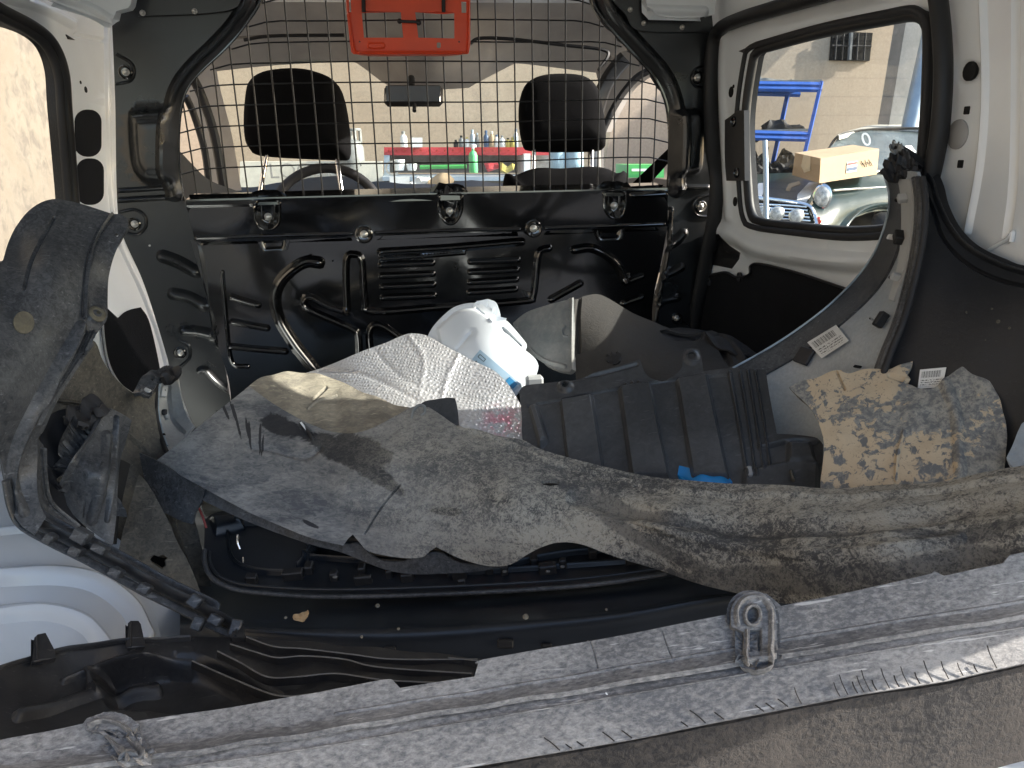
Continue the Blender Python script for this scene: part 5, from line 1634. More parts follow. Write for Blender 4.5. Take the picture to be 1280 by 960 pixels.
# two-tone: felt-grey left end, straw covered right end
def liner_mat():
    m, t, b = newmat('liner_grey_to_straw')
    co = coords(t)
    geo = N(t, 'ShaderNodeNewGeometry')
    sp = N(t, 'ShaderNodeSeparateXYZ')
    t.links.new(geo.outputs['Position'], sp.inputs[0])
    n0 = noise(t, co, 5, 5, .6, .5)
    g_ = ramp(t, math_n(t, 'ADD', sp.outputs[0], math_n(t, 'MULTIPLY', n0, .5)), .14, .46)
    # grey felt side
    cs = coords(t, (1.2, 1.2, 4.5), (0, -.35, 0))
    n1 = noise(t, cs, 7, 7, .65, .5)
    n2 = noise(t, cs, 75, 5, .7, 1)
    f1 = ramp(t, math_n(t, 'ADD', math_n(t, 'MULTIPLY', n1, .6), math_n(t, 'MULTIPLY', n2, .4)), .40, .60)
    c1 = mixc(t, f1, (.095, .10, .11), (.30, .295, .28))
    wet = spots(t, LS, [(430, 566, 62, 13, 28), (468, 592, 40, 10, 34), (452, 560, 44, 16, 24), (350, 530, 26, 12, 30), (395, 548, 26, 7, 20), (560, 639, 20, 4.5, 3), (622, 622, 15, 9, 20), (640, 628, 9, 5, 0), (388, 655, 12, 3, 25)]
                + [(280 + k * 8 + (k % 2) * 5, 510 + k * 8, 15 + 4 * (k % 3), 1.1, 66 + k * 5) for k in range(7)], .75, 30)
    c1 = mixc(t, math_n(t, 'MULTIPLY', wet, .92), c1, (.022, .023, .027))
    # straw side: fine short fibres over dark plastic, darker in lengthwise bands
    s1 = noise(t, co, 190, 5, .75, 1.6)
    s2 = noise(t, co, 75, 5, .7, 1.2)
    s3 = noise(t, coords(t, (1, 2, 6), (0, .12, 0)), 5, 5, .55)
    f2 = ramp(t, math_n(t, 'ADD', math_n(t, 'MULTIPLY', s1, .45), math_n(t, 'ADD', math_n(t, 'MULTIPLY', s2, .3), math_n(t, 'MULTIPLY', s3, .25))), .455, .545)
    c2 = mixc(t, f2, (.095, .093, .09), (.47, .435, .365))
    v = noise(t, coords(t, (1, 1, 1), (.4, .2, .6)), 150, 2, .5, 3.5)
    fib = math_n(t, 'MULTIPLY', ramp(t, math_n(t, 'ABSOLUTE', math_n(t, 'SUBTRACT', v, .5), 0), .028, .0), ramp(t, s3, .42, .55))
    c2 = mixc(t, math_n(t, 'MULTIPLY', fib, .8), c2, (.50, .45, .35))
    bandm = spots(t, LS, [(1010, 662, 330, 13, -1), (760, 632, 80, 10, 18), (1000, 725, 260, 16, 2), (830, 690, 130, 10, 22)], .5, 16)
    c2 = mixc(t, math_n(t, 'MULTIPLY', bandm, .55), c2, (.07, .07, .072))
    t.links.new(mixc(t, g_, c1, c2), b.inputs['Base Color'])
    b.inputs['Roughness'].default_value = .78
    b.inputs['Specular IOR Level'].default_value = .3
    hh = math_n(t, 'ADD', math_n(t, 'MULTIPLY', s1, g_), math_n(t, 'MULTIPLY', n2, .5))
    bump(t, b, hh, .9, .003)
    return m
M['linerlong'] = liner_mat()
sheet('liner_shell', TOP + BOT, LS, M['linerlong'], ll, t=.005, step=7, fine=2.2, corner=40, wob=.0022, wobs=80,
      holes=[np.array([(676, 602), (682, 600), (692, 599.5), (700, 602), (698, 606), (688, 607.5), (679, 606)], float)],
      strokes=[([(720, 622), (800, 642), (880, 655), (960, 660), (1060, 656), (1180, 640), (1290, 622)], 14, -.010),
               ([(500, 606), (475, 638), (455, 668)], 1.6, -.004), ([(575, 532), (640, 556), (700, 580), (780, 600), (860, 614), (960, 620), (1100, 620), (1290, 596)], 4, .005),
               ([(315, 560), (340, 562), (380, 572), (400, 560)], 5, -.004), ([(376, 528), (384, 538), (391, 549)], 2.5, .006), ([(800, 650), (870, 672), (960, 690), (1080, 690), (1200, 672)], 9, .006)])
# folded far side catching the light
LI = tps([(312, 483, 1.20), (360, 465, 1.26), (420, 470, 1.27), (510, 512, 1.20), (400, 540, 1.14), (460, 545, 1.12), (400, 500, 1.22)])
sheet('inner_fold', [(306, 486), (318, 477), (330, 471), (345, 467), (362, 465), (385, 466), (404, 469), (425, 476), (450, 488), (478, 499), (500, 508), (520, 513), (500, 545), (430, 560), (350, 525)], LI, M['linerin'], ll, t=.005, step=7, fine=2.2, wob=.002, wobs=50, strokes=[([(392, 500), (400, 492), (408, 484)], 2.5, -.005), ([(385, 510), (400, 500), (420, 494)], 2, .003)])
# white highlight painted along the slit, underside flange, tab and loop
rail('slit_highlight', [(376, 528), (380, 533), (386, 541), (391, 549)], [1.105, 1.095], 3, M['whitep'], ll, .001)
UF = shift(LS, -.02)
sheet('under_flange', [(196, 577), (220, 590), (249, 606), (312, 640), (387, 670), (429, 680), (448, 680), (470, 698), (500, 702), (545, 690), (575, 704), (631, 709), (600, 714), (575, 716), (520, 718), (485, 713), (455, 702), (425, 690), (380, 678), (305, 650), (240, 618), (205, 594)], UF, M['cover'], ll, t=.004, step=6, corner=60)
TB = tps([(530, 503, 1.12), (572, 498, 1.12), (572, 532, 1.10), (530, 535, 1.10)])
sheet('mounting_tab', [(524, 508), (530, 502), (545, 499), (560, 497), (569, 498), (572, 512), (574, 534), (560, 534), (535, 520)], TB, M['tray'], ll, t=.004, step=5, corner=40)
rail('loop', [(514, 523), (516, 514), (523, 507), (530, 508), (531, 515), (526, 519)], [1.06, 1.06], 4, M['alu'], ll)
for px, py, r in ((567, 578, .006), (563, 612, .0035), (609, 640, .004), (548, 640, .004), (778, 640, .003)):
    pass
# left flap hanging under it
FL = tps([(172, 568, 1.10), (250, 607, 1.06), (228, 656, 1.07), (180, 600, 1.09)])
sheet('hanging_flap', [(174, 566), (188, 572), (206, 582), (228, 596), (256, 612), (252, 626), (244, 640), (240, 655), (228, 652), (214, 645), (196, 634), (182, 604)], FL, M['cover'], ll, t=.004, step=6, corner=50)

# ---- grille insert below the liner
gi = thing('grille_insert', 'black grille insert with clips and rails, lying under the long grey liner', 'grille', D(540., 720., 1.02))
GS = tps([(254, 686, 1.08), (300, 650, 1.14), (400, 745, 1.00), (560, 742, .98), (755, 728, .96), (833, 716, .96), (560, 690, 1.05), (760, 690, 1.02), (270, 725, 1.04)])
sheet('basket', [(256, 650), (268, 641), (290, 639), (330, 645), (430, 664), (560, 680), (700, 672), (780, 690), (850, 712), (833, 718), (755, 729), (677, 735), (560, 742), (410, 745), (324, 741), (290, 736), (268, 722), (256, 704)], GS, M['cleanblack'], gi, t=.004, step=8, fine=2, strokes=[
    ([(285, 668), (292, 700), (320, 714), (380, 718)], 3, .008), ([(296, 655), (340, 655), (388, 668), (385, 690), (372, 708)], 3, .008), ([(388, 672), (386, 704)], 2, .006),
    ([(380, 697), (480, 704), (600, 712)], 2.5, .008), ([(390, 688), (470, 694)], 2, .006), ([(640, 706), (700, 694), (760, 688)], 2.5, .008), ([(560, 718), (680, 710), (790, 702)], 2.5, .006)],
    regions=[([(264, 650), (300, 646), (304, 660), (270, 668)], 4, .012), ([(390, 668), (560, 690), (560, 700), (390, 690)], 4, -.02)])
rail('frame_rail', [(256, 688), (256, 704), (265, 722), (288, 735), (324, 741), (410, 746), (537, 743), (677, 736), (755, 729), (833, 717)], [1.05, .99, .97, .95, .94], 6, M['cover'], gi)
rail('frame_rail', [(262, 690), (263, 704), (272, 718), (292, 728), (326, 733), (410, 737), (537, 734), (677, 727), (755, 720), (825, 710)], [1.05, .99, .97, .95, .94], 4, M['cleanblack'], gi)
rail('chrome_bead', [(297, 668), (297, 678), (300, 686)], [1.03], 3, M['chrome'], gi)
rail('chrome_bead', [(304, 696), (304, 703)], [1.03], 2.5, M['chrome'], gi)
for px, py, w_, h_ in ((316, 728, 14, 9), (368, 722, 26, 12), (388, 714, 10, 14), (419, 724, 10, 10), (454, 716, 9, 12), (455, 729, 22, 7), (488, 720, 9, 12), (510, 726, 16, 8), (575, 722, 18, 9), (578, 734, 10, 5), (612, 715, 10, 12), (631, 716, 9, 12), (668, 706, 9, 12), (685, 715, 22, 12), (704, 709, 9, 8), (741, 696, 10, 11), (772, 700, 9, 10), (790, 704, 16, 8)):
    pbox('clip', GS, px, py, w_, h_, .014, M['grillecov'], gi, -2)
for px, py in ((419, 722), (631, 715), (685, 715), (703, 709), (578, 733)):
    pbox('clip_face', shift(GS, .012), px, py, 6, 4, .004, M['finedge'], gi, -2)
rail('red_edge', [(248, 634), (253, 645), (258, 660)], [1.10], 3, M['amber'], gi)
sheet('pale_board', [(250, 620), (262, 616), (300, 634), (296, 645), (262, 646), (254, 640)], D_ if False else tps([(250, 620, 1.16), (300, 634, 1.16), (262, 646, 1.16)]), M['linerin'], None, t=.004, step=6, label='pale board corner showing between the long liner and the grille insert', category='board')

# ---- big smooth bumper face below it
bf = thing('bumper_skin', 'smooth black bumper skin lying face up on the floor under the grille insert', 'bumper', D(600., 800., .95))
xloft('skin', [[(225, 700, 1.10), (300, 735, 1.08), (560, 742, 1.06), (760, 728, 1.04), (900, 700, 1.02), (1000, 690, 1.0)],
               [(225, 745, 1.03), (300, 757, 1.01), (420, 758, 1.00), (560, 752, .99), (760, 738, .97), (900, 718, .97), (1000, 708, .97)],
               [(225, 770, .97), (300, 778, .95), (420, 780, .945), (560, 776, .94), (760, 762, .93), (900, 742, .93), (1000, 735, .93)],
               [(225, 785, .95), (300, 790, .93), (420, 793, .925), (560, 790, .92), (760, 774, .915), (900, 750, .915), (1000, 745, .915)],
               [(225, 830, .95), (420, 830, .925), (560, 828, .92), (760, 815, .92), (900, 790, .92), (1000, 785, .92)],
               [(225, 900, .93), (420, 900, .91), (760, 890, .9), (1000, 870, .9)]], M['cleanblack'], bf, 225, 1000, n=70, sub=5, t=.004)
BFs = tps([(300, 790, .93), (560, 790, .92), (900, 750, .915), (300, 880, .93), (900, 860, .91), (600, 830, .92)])
for px, py, w_, h_ in ((632, 803, 20, 11), (683, 806, 14, 5), (488, 812, 14, 10)):
    pbox('clip', BFs, px, py, w_, h_, .008, M['grillecov'], bf, 0)

# ---- crumbs and the dry leaf
M['leaf'] = plain('dry_leaf', (.50, .34, .18), .8, var=.3, vs_=60)
lf = sheet('dry_leaf', [(365, 771), (368, 768), (374, 767), (379, 765), (385, 763), (386, 767), (383, 773), (378, 777), (371, 776), (366, 774)], tps([(365, 771, .935), (386, 763, .93), (378, 777, .925)]), M['leaf'], None, t=.0008, step=3, wob=.002, wobs=10, label='small curled dry leaf on the black bumper skin', category='leaf')
for px, py, r, dd in ((657, 771, .004, .922), (357, 772, .002, .925), (472, 757, .003, .975), (758, 762, .002, .93), (498, 786, .002, .92), (452, 796, .002, .915)):
    lathe('grit', D(float(px), float(py), dd), (0, -.5, 1), [(r * .6, -r * .5), (r, 0), (r * .7, r * .7), (r * .1, r)], M['linerin'], None, 7, kind='stuff')

# ---- dusty arch liner on the left
al = thing('wheel_arch_liner', 'dusty dark wheel arch panel with a ragged hole, behind the left bumper cover', 'wheel liner', D(190., 640., 1.08))
AS = tps([(70, 400, 1.02), (118, 425, 1.06), (150, 480, 1.12), (197, 495, 1.20), (205, 570, 1.16), (262, 700, 1.10), (275, 780, 1.03), (150, 700, 1.04), (60, 560, 1.0), (120, 600, 1.06)])
sheet('panel', [(60, 410), (100, 420), (119, 428), (128, 450), (140, 468), (156, 484), (172, 494), (186, 496), (195, 490), (193, 510), (197, 535), (206, 562), (220, 590), (240, 640), (256, 700), (266, 740), (285, 790), (230, 790), (150, 720), (60, 640), (30, 520)], AS, M['olive'], al, t=.005, step=9, fine=2.2, corner=60, wob=.002, wobs=60,
      holes=[np.array([(186, 694), (192, 692), (199, 694), (206, 695), (212, 693), (207, 699), (208, 705), (203, 709), (197, 705), (190, 702)], float)],
      strokes=[([(60, 500), (100, 505), (130, 520), (160, 545), (190, 570), (215, 585)], 3, .006), ([(196, 600), (216, 650), (232, 700), (246, 750)], 4, .008)])
sheet('hole_backing', [(175, 680), (220, 685), (220, 720), (180, 715)], shift(AS, -.03), M['hole'], al, t=.003, step=8)
FP = tps([(172, 592, 1.06), (250, 740, .99), (140, 695, .99)])
sheet('flap', [(174, 592), (184, 604), (197, 626), (210, 650), (222, 678), (234, 700), (244, 722), (252, 745), (236, 752), (200, 735), (165, 712), (146, 698), (148, 688), (158, 650)], FP, M['olive'], al, t=.004, step=7, fine=2.2, corner=50, wob=.002, wobs=40,
      holes=[np.array([(187, 697), (192, 693), (198, 695), (204, 693), (210, 697), (206, 700), (208, 706), (203, 712), (197, 708), (190, 703)], float)])

# ---- bumper end with pale inner face
be = thing('bumper_end', 'pale grey bumper end with a torn black bracket, wedged against the left door pillar', 'bumper', D(215., 540., 1.2))
BE = tps([(200, 475, 1.24), (222, 470, 1.22), (240, 530, 1.24), (207, 562, 1.16), (195, 513, 1.20), (215, 520, 1.27)])
M['pale'] = dusty('pale_inner_face', (.34, .35, .35), (.52, .52, .50), .4, .7, 5, 60, .5, .3, bmp=.1)
sheet('inner_face', [(199, 474), (210, 474), (221, 472), (225, 490), (229, 507), (234, 520), (242, 532), (228, 550), (212, 566), (206, 560), (200, 540), (196, 515), (197, 490)], BE, M['pale'], be, t=.004, step=6, fine=2, strokes=[([(211, 474), (212, 500), (216, 524), (230, 540)], 3, -.008)], corner=40)
lip([(198, 476), (195, 495), (195, 515), (199, 538), (206, 560), (212, 570)], BE, .0035, 'rim', 'rubber', be, .008, 8)
lip([(201, 476), (198, 495), (198, 515), (202, 536), (209, 557)], BE, .0018, 'rim_bead', 'zinc', be, .012, 6)
for px, py, w_, h_, mt in ((204, 490, 8, 14, 'inlay'), (206, 488, 3, 4, 'hole'), (204, 515, 9, 7, 'rubber2'), (207, 520, 7, 8, 'inlay'), (203, 545, 4, 5, 'hole')):
    pbox('clip', shift(BE, .006), px, py, w_, h_, .006, M[mt], be, 0)
BT = tps([(167, 489, 1.13), (190, 461, 1.18), (226, 465, 1.20), (193, 487, 1.15)])
sheet('torn_bracket', [(166, 490), (173, 478), (181, 468), (188, 462), (196, 461), (204, 457), (212, 458), (218, 460), (225, 464), (226, 468), (220, 473), (210, 472), (202, 476), (196, 480), (192, 487), (188, 495), (181, 497), (172, 494)], BT, M['cover'], be, t=.006, step=4, fine=2, wob=.006, wobs=16, corner=45, holes=[ell(191, 475, 3, 2.4, 9)], strokes=[([(175, 490), (183, 484), (190, 486)], 3, .005)])
sheet('torn_bracket', [(203, 463), (210, 458), (221, 460), (226, 466), (222, 474), (214, 476), (204, 474), (201, 468)], shift(BT, .012), M['rubber'], be, t=.005, step=3, wob=.008, wobs=11)
pbox('mud_patch', shift(BT, .003), 184, 488, 9, 7, .003, M['pale'], be, 20)

# ---- dark bracket standing inside the left cover
br = thing('bracket_block', 'dusty black wedge shaped bracket standing inside the left bumper cover', 'bracket', D(120., 620., 1.0))
BS = tps([(76, 614, .94), (127, 511, .99), (165, 525, 1.02), (149, 579, 1.0), (141, 680, .95), (100, 650, .94), (125, 590, .93)])
sheet('wedge', [(70, 620), (90, 580), (110, 544), (124, 512), (136, 510), (150, 516), (165, 525), (158, 550), (150, 578), (147, 615), (145, 650), (141, 682), (120, 668), (98, 650)], BS, M['cover'], br, t=.03, step=7, fine=2.2, corner=45, strokes=[([(128, 514), (104, 560), (76, 612)], 3.5, .008), ([(118, 514), (96, 556), (70, 604)], 2.5, .006), ([(146, 522), (141, 580), (134, 650)], 4, .006), ([(133, 545), (128, 600), (115, 650)], 8, .006)])
sheet('side_plate', [(50, 545), (66, 516), (90, 512), (112, 524), (106, 545), (84, 585), (64, 604), (54, 585)], tps([(50, 545, .95), (112, 524, 1.0), (64, 604, .93)]), M['panelblack'], br, t=.005, step=7, corner=60, wob=.002)
sheet('torn_hinge', [(76, 520), (90, 511), (104, 508), (112, 498), (122, 496), (129, 502), (126, 512), (112, 514), (104, 522), (96, 530), (84, 526)], tps([(76, 520, .97), (122, 496, .99), (96, 530, .95)]), M['rubber2'], br, t=.012, step=4, wob=.008, wobs=18, corner=60)
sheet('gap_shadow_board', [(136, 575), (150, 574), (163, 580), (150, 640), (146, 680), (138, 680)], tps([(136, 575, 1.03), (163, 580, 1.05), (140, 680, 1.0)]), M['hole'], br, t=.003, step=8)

# ---- left bumper cover
lc = thing('bumper_cover', 'big scuffed black bumper cover standing on end against the left wall', 'bumper', D(70., 640., .9))
LC = tps([(-80, 300, .80), (49, 254, .94), (89, 252, .97), (152, 268, .98), (160, 285, .97), (134, 356, .95), (133, 400, .92), (100, 457, .90), (50, 550, .86), (-80, 560, .74), (30, 400, .84), (60, 330, .88), (10, 620, .84), (45, 640, .84), (-80, 450, .74), (20, 300, .92), (15, 500, .80)])
sheet('cover_skin', [(-90, 420), (-40, 360), (-8, 338), (2, 330), (10, 306), (20, 286), (34, 266), (49, 254), (65, 248.5), (80, 250), (100, 255), (120, 261), (141, 267), (151, 267), (159, 273), (160, 281), (152, 297), (145, 314), (139, 333), (135, 352), (134, 376), (133, 399), (124, 412), (114, 424), (117, 431), (108, 444), (100, 457), (86, 480), (70, 508), (56, 538), (48, 549), (47, 575), (46, 600), (49, 628), (58, 646), (44, 668), (26, 656), (14, 636), (8, 612), (3, 580), (-4, 565), (-90, 560)],
      LC, M['cover'], lc, t=.005, step=8, fine=2.2, corner=38, wob=.0016, wobs=90, strokes=[
      ([(141, 268), (128, 286), (117, 308), (109, 334), (105, 360), (104, 398)], 2.2, .005),
      ([(100, 408), (86, 434), (66, 470), (44, 508), (26, 545), (16, 580), (18, 610), (30, 640)], 8, .010),
      ([(68, 272), (52, 300), (38, 330), (30, 360)], 3, -.003)]
      + [([(112 - k * 4, 414 + k * .6), (92 - k * 4, 452 + k * .6), (66 - k * 3.4, 494 + k), (46 - k * 3, 532 + k)], 1.4, .0035) for k in range(-1, 5)],
      holes=[ell(146, 293, 2.4, 2, 8, 20), ell(121, 393, 3.6, 2.6, 10, -15), ell(100, 441, 2, 1.8, 8)],
      regions=[(ell(120, 394, 11, 9, 14, -15), 3, .004), (ell(100, 441, 5, 4.5, 10), 2, .004)])
M['clay'] = dusty('dried_clay', (.085, .078, .058), (.17, .15, .105), .4, .6, 20, 90, .9, .4, bmp=.5)
sheet('clay_disc', ell(30, 403, 13, 14, 18, -20), shift(LC, .002), M['clay'], lc, t=.002, step=4)
LG = shift(LC, .006)
n_ = normal_at(LC, 120, 393)
lathe('grommet', at(shift(LC, .004), 121, 393), n_, [(.010, -.002), (.010, .002), (.007, .004), (.0045, .003), (.004, -.001)], M['clay'], lc, 16)
M['sunhole'] = M['linerin']
# inner structure of its foot and the clip rail
sheet('foot_inner', [(47, 548), (56, 562), (58, 600), (66, 632), (92, 652), (104, 664), (96, 672), (70, 656), (52, 636), (44, 600)], tps([(47, 548, .87), (66, 632, .90), (104, 664, .92), (96, 672, .9)]), M['cover'], lc, t=.004, step=6, fine=2, strokes=[([(52, 560), (54, 600), (62, 630), (96, 660)], 2, .006)])
sheet('foot_inner', [(44, 545), (56, 560), (60, 590), (68, 604), (80, 612), (84, 632), (100, 652), (120, 672), (100, 668), (70, 648), (54, 620)], tps([(44, 545, .89), (80, 612, .94), (120, 672, .95), (70, 648, .92)]), M['panelblack'], lc, t=.004, step=6, fine=2, strokes=[([(60, 585), (64, 600), (72, 610)], 3, .008)])
pts_o = [(8, 600), (14, 632), (27, 656), (62, 677), (104, 698), (140, 717), (179, 739), (214, 756), (246, 772), (272, 786), (300, 798)]
rail('clip_rail', pts_o, [.83, .84, .85, .86, .86, .86], 9, M['cover'], lc, ry=.008)
rail('clip_rail', [(p[0] + 12, p[1] - 9) for p in pts_o[1:-1]] + [(290, 780)], [.85, .86, .87, .87, .87], 8, M['grillecov'], lc, ry=.010)
rail('clip_rail', [(p[0] + 24, p[1] - 16) for p in pts_o[1:-2]] + [(262, 762)], [.87, .88, .89, .885, .88], 7, M['cover'], lc, ry=.006)
CR = tps([(60, 675, .85), (300, 797, .85), (60, 640, .85), (300, 760, .86), (180, 730, .85)])
for px, py, w_, h_, an in ((67, 672, 12, 12, -60), (100, 688, 11, 15, -62), (149, 715, 11, 15, -62), (184, 735, 11, 15, -62), (106, 669, 20, 16, 30), (129, 685, 18, 10, 28), (246, 751, 15, 15, 35), (250, 779, 13, 17, 20), (297, 785, 13, 20, 10), (271, 775, 16, 12, 30)):
    pbox('clip', shift(CR, .0), px, py, w_, h_, .016, M['cover'], lc, an)

# ---- bottom left grille cover
gc2 = thing('grille_cover', 'black lower grille cover with long curved fins and square teeth, lying face down bottom left', 'grille', D(250., 860., .75))
GC = tps([(0, 831, .74), (158, 800, .80), (308, 795, .84), (597, 822, .80), (600, 860, .72), (300, 900, .68), (0, 940, .64), (250, 840, .79), (100, 860, .76)])
gcs = sheet('cover_body', [(-120, 870), (-40, 845), (0, 831), (42, 817), (100, 806), (158, 800), (237, 797), (308, 796), (380, 803), (450, 810), (560, 820), (640, 826), (640, 880), (480, 900), (100, 950), (-120, 990)], GC, M['grillecov'], gc2, t=.004, step=9, fine=2.4, wob=.003, wobs=120, strokes=[
    ([(-40, 850), (0, 836), (42, 822), (100, 811), (158, 805), (237, 801)], 3, .006), ([(80, 850), (130, 830), (180, 822), (240, 826)], 5, .006), ([(20, 900), (90, 880), (150, 850), (200, 838)], 8, .008)],
    regions=[([(120, 840), (235, 824), (350, 868), (300, 890), (140, 880)], 8, -.025), ([(108, 836), (124, 836), (128, 866), (110, 864)], 3, .010)])
for ol in ([(40, 828), (43, 797), (47, 793), (57, 791), (68, 812), (70, 822)], [(158, 810), (160, 779), (163, 776), (173, 776), (176, 780), (182, 808)], [(289, 797), (293, 778), (304, 777), (306, 797)]):
    sheet('tooth', ol, shift(GC, .012), M['grillecov'], gc2, t=.006, step=5, fine=2, smooth=False, strokes=[([(ol[1][0] + 3, ol[1][1]), (ol[0][0] + 6, ol[0][1])], 1.5, .002)])
fins = [[(308, 796), (342, 808), (380, 811), (440, 818), (492, 824), (597, 824)], [(288, 805), (316, 814), (346, 822), (380, 820), (430, 824), (474, 834), (590, 842)], [(272, 814), (300, 828), (334, 846), (372, 846), (420, 842), (480, 850), (560, 854)], [(240, 826), (290, 848), (345, 869), (388, 868), (430, 860), (470, 862)],
        [(560, 822), (597, 826), (640, 832)]]
for f_ in fins:
    c = catmull(f_, 8)
    pt = shift(GC, .016)(c[:, 0], c[:, 1])
    pb_ = shift(GC, -.004)(c[:, 0], c[:, 1] + 9)
    sd = (pt - pb_) / np.linalg.norm(pt - pb_, axis=1, keepdims=True)
    nrm_ = np.cross(sd, np.gradient(pt, axis=0))
    nrm_ /= np.linalg.norm(nrm_, axis=1, keepdims=True)
    V = np.vstack([pt + nrm_ * .0008, pt - nrm_ * .0008, pb_ - nrm_ * .0012, pb_ + nrm_ * .0012])
    n = len(c)
    fn = mesh_obj('fin', V, [[r * n + i, r * n + i + 1, ((r + 1) % 4) * n + i + 1, ((r + 1) % 4) * n + i] for r in range(4) for i in range(n - 1)] + [[0, n, 2 * n, 3 * n], [n - 1, 4 * n - 1, 3 * n - 1, 2 * n - 1]], M['grillecov'], gc2, sharp=30)
    tube('fin_edge', pt, .0009, M['finedge'], fn, 5)

# ---- faded bumper edge in the foreground
fe_ = thing('bumper_edge', 'long faded grey bumper edge with two bolt lobes, running across the open tailgate in front', 'bumper', D(640., 930., .6))
top_e = [(-120, 952), (0, 926), (60, 914), (104, 905), (109, 898), (125, 894), (150, 896), (162, 902), (240, 891), (360, 872), (470, 851), (490, 849), (500, 860), (560, 850), (593, 845), (598, 828), (604, 824), (760, 797), (908, 768), (915, 752), (925, 743), (940, 740), (958, 742), (970, 752), (976, 758), (1080, 736), (1160, 718), (1168, 714), (1180, 720), (1254, 704), (1262, 694), (1290, 688), (1420, 660)]
def line_row(pts, d):
    p = np.array(pts, float)
    return [(x, y, np.interp(x, [-120, 640, 1420], d)) for x, y in p]
nx = [p[0] for p in top_e]
def XR_(pts, d, xs_=np.linspace(-120, 1420, 40)):
    p = np.array(pts, float)
    return [(x, np.interp(x, p[:, 0], p[:, 1]), np.interp(x, [-120, 640, 1420], d)) for x in xs_]
g1 = [(-120, 985), (260, 934), (620, 878), (860, 838), (1060, 803), (1280, 768), (1420, 745)]
g2 = [(-120, 995), (260, 945), (620, 886), (860, 846), (1060, 812), (1280, 776), (1420, 753)]
g3 = [(-120, 1008), (260, 955), (380, 938), (620, 897), (860, 856), (1060, 821), (1280, 785), (1420, 762)]
g4 = [(-120, 1060), (260, 1010), (582, 960), (800, 923), (860, 910), (1062, 870), (1180, 852), (1280, 829), (1420, 800)]
gx = lambda g_, x: np.interp(x, [p[0] for p in g_], [p[1] for p in g_])
def flange_surf(px, py):
    px = np.asarray(px, float)
    py = np.asarray(py, float)
    base_d = np.interp(px, [-120, 640, 1420], [.535, .588, .635])
    rise = gx(g1, px) - py
    d = base_d + rise * .00042 - .010 * np.exp(-((rise) / 7.0) ** 2)
    return D(px, py, d)
fl_ol = top_e + [(x, gx(g1, x)) for x in np.linspace(1420, -120, 50)]
sheet('edge_flange', fl_ol, flange_surf, M['faded'], fe_, t=.004, step=8, fine=2.2, corner=24, sharp=30, wob=.0009, wobs=130,
      strokes=[([(x, gx(g1, x) - 17) for x in np.linspace(420, 1300, 12)], 2.5, .0012), ([(735, 795), (742, 815), (747, 835)], 1.5, -.001), ([(828, 790), (834, 808), (842, 828)], 1.2, -.001)])
d1 = [.525, .578, .625]
xloft('edge_band', [XR_(g1, [.535, .588, .635]), XR_(g2, [.530, .583, .630]), XR_(g3, d1), XR_(g4, [.517, .562, .608])], M['faded'], fe_, -120, 1420, n=120, sub=4, t=.004, smoothrows='lin', sharp=12)
g5 = [(-120, 1075), (260, 1016), (582, 964), (800, 927), (860, 914), (1062, 874), (1180, 856), (1280, 833), (1420, 804)]
g6 = [(-120, 1200), (800, 1090), (1060, 1000), (1170, 962), (1280, 928), (1420, 890)]
g7 = [(-120, 1290), (800, 1150), (1060, 1040), (1170, 985), (1280, 950), (1420, 915)]
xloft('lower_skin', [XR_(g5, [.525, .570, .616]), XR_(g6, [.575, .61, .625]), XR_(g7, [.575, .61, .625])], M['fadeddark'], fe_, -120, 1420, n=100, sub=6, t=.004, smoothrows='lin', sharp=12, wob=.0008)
M['sandy'] = plain('sandy_rub', (.42, .38, .30), .7, grain=.3, gs=300, var=.3, vs_=40)
# cut in bead lines
for pts, d_, w_ in ((g3, [.553, .585, .567], 2.2),):
    rail('bead', [(x, np.interp(x, [p[0] for p in pts], [p[1] for p in pts]) - 1) for x in np.linspace(-110, 1400, 30)], [.524, .551, .5765, .600, .623], w_, M['faded'], fe_)
LS2 = flange_surf
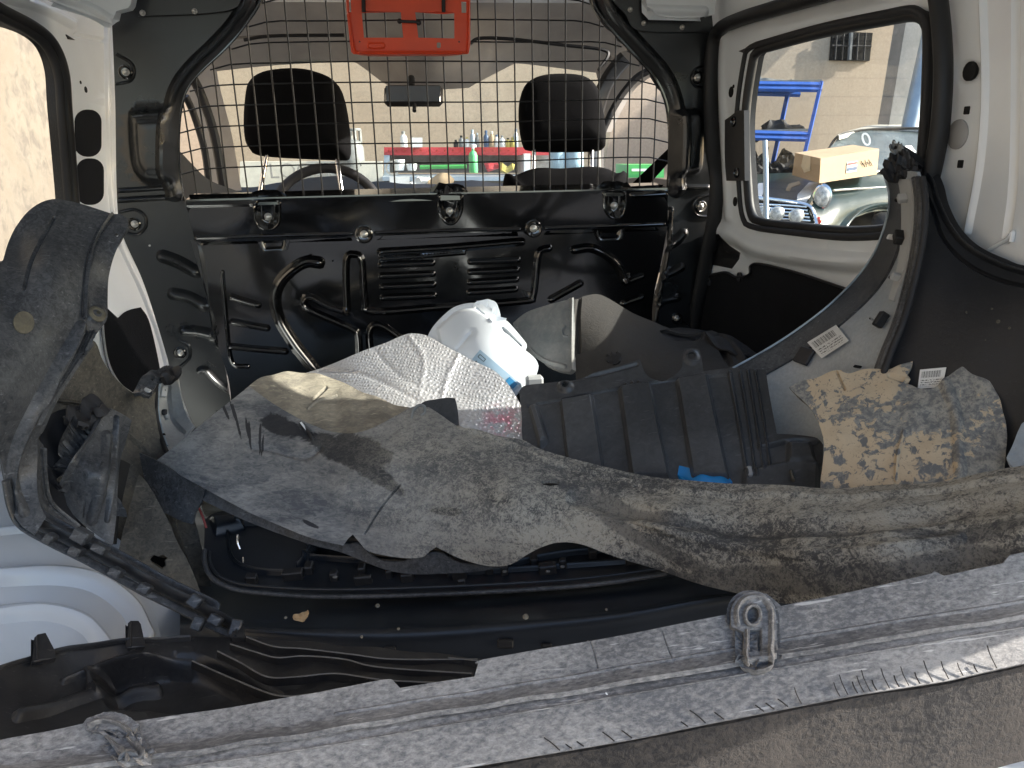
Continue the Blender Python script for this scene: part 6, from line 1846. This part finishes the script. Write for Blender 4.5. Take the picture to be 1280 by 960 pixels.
# lobes
def lobe(cx, cy, s, surf, full):
    ol = [(cx - 30 * s, cy + 15 * s), (cx - 30 * s, cy - 6 * s), (cx - 22 * s, cy - 20 * s), (cx - 6 * s, cy - 28 * s), (cx + 10 * s, cy - 26 * s), (cx + 22 * s, cy - 14 * s), (cx + 26 * s, cy), (cx + 27 * s, cy + 55 * s), (cx + 12 * s, cy + 59 * s), (cx - 13 * s, cy + 62 * s), (cx - 14 * s, cy + 22 * s)]
    lb_ = sheet('bolt_lobe', ol, surf, M['faded'], fe_, t=.010, step=5, fine=1.8, corner=50, holes=[ell(cx - 3 * s, cy + 1 * s, 9 * s, 12 * s, 14, 8)],
                regions=[([(cx - 6 * s, cy + 19 * s), (cx + 7 * s, cy + 18 * s), (cx + 7 * s, cy + 50 * s), (cx - 6 * s, cy + 52 * s)], 2, -.006)],
                strokes=[([(cx - 22 * s, cy + 12 * s), (cx - 23 * s, cy - 4 * s), (cx - 16 * s, cy - 17 * s), (cx - 3 * s, cy - 22 * s), (cx + 10 * s, cy - 19 * s), (cx + 18 * s, cy - 8 * s), (cx + 20 * s, cy + 8 * s), (cx + 20 * s, cy + 75 * s)], 4, .0035), ([(cx - 11 * s, cy + 20 * s), (cx - 10 * s, cy + 75 * s)], 2, .003)])
    c_ = np.array(ell(cx - 3 * s, cy + 1 * s, 9.5 * s, 12.5 * s, 18, 8))
    P = shift(surf, .002)(c_[:, 0], c_[:, 1])
    tube('hole_rim', P, .0016, M['faded'], lb_, 6, True)
    Pb = shift(surf, -.035)(c_[:, 0], c_[:, 1])
    n = len(P)
    mesh_obj('hole_sleeve', np.vstack([P, Pb]), [[i, (i + 1) % n, n + (i + 1) % n, n + i] for i in range(n)] + [list(range(n, 2 * n))], M['hole'], lb_)
LB = shift(LS2, .006)
lobe(944, 768, 1.0, LB, True)
sheet('bolt_lobe', [(106, 912), (110, 900), (124, 894), (142, 893), (158, 898), (168, 905), (164, 912), (172, 926), (188, 944), (176, 950), (160, 954), (146, 940), (128, 918), (118, 914)], LB, M['faded'], fe_, t=.008, step=5, fine=1.8, corner=50,
      holes=[np.array([(130, 914), (138, 911), (152, 914), (162, 921), (158, 924), (148, 923), (138, 920)], float)],
      strokes=[([(112, 908), (130, 902), (150, 906), (166, 918)], 3, .005), ([(134, 922), (150, 936), (160, 948)], 2.5, .004), ([(160, 924), (172, 936), (184, 946)], 2.5, .004)])
sheet('lobe_backing', [(124, 906), (168, 908), (168, 930), (126, 926)], shift(LB, -.012), M['hole'], fe_, t=.003, step=6)
# white curled shaving and cut marks
rail('plastic_shaving', [(741, 874), (748, 870), (752, 873), (757, 874), (759, 869), (757, 866)], [.588, .588], 2.2, M['whitep'], fe_)
for x in (860, 882, 905, 955, 968, 985, 1002, 1050, 1060, 1072, 1080, 1088, 1096, 1112, 1124, 1136, 1150, 1166, 1186, 1204, 1222, 1246, 700, 715, 730, 768, 790):
    y = np.interp(x, [p[0] for p in g4], [p[1] for p in g4])
    L = 8 + (x * 7 % 13)
    dd = np.interp(x, [-120, 640, 1420], [.517, .562, .608])
    rail('scratch', [(x, y - 2), (x - L * .5, y - L * .55), (x - L, y - L * .9)] if x < 1000 else [(x, y - 2), (x - L * .4, y - L * .9), (x - L * .6, y - L * 1.5)], [dd - .0005, dd + .002], 1.3, M['fadeddark'], fe_, ry=.0006)

# ---- grey trim corner at the right edge, and the sill behind the bumper edge
sheet('trim_corner', [(1258, 572), (1266, 556), (1274, 536), (1284, 526), (1330, 520), (1330, 590), (1270, 585)], tps([(1258, 572, .84), (1284, 526, .86), (1330, 590, .8)]), M['bluegrey'], None, t=.004, step=6, corner=50, label='grey blue trim corner poking out beside the mud caked shield', category='trim')
sheet('rear_sill', [(1060, 1040), (1170, 985), (1290, 920), (1500, 860), (1500, 1100), (1060, 1100)], tps([(1170, 960, .70), (1400, 880, .68), (1400, 1100, .6), (1100, 1090, .6)]), M['white'], van, t=.01, step=20)
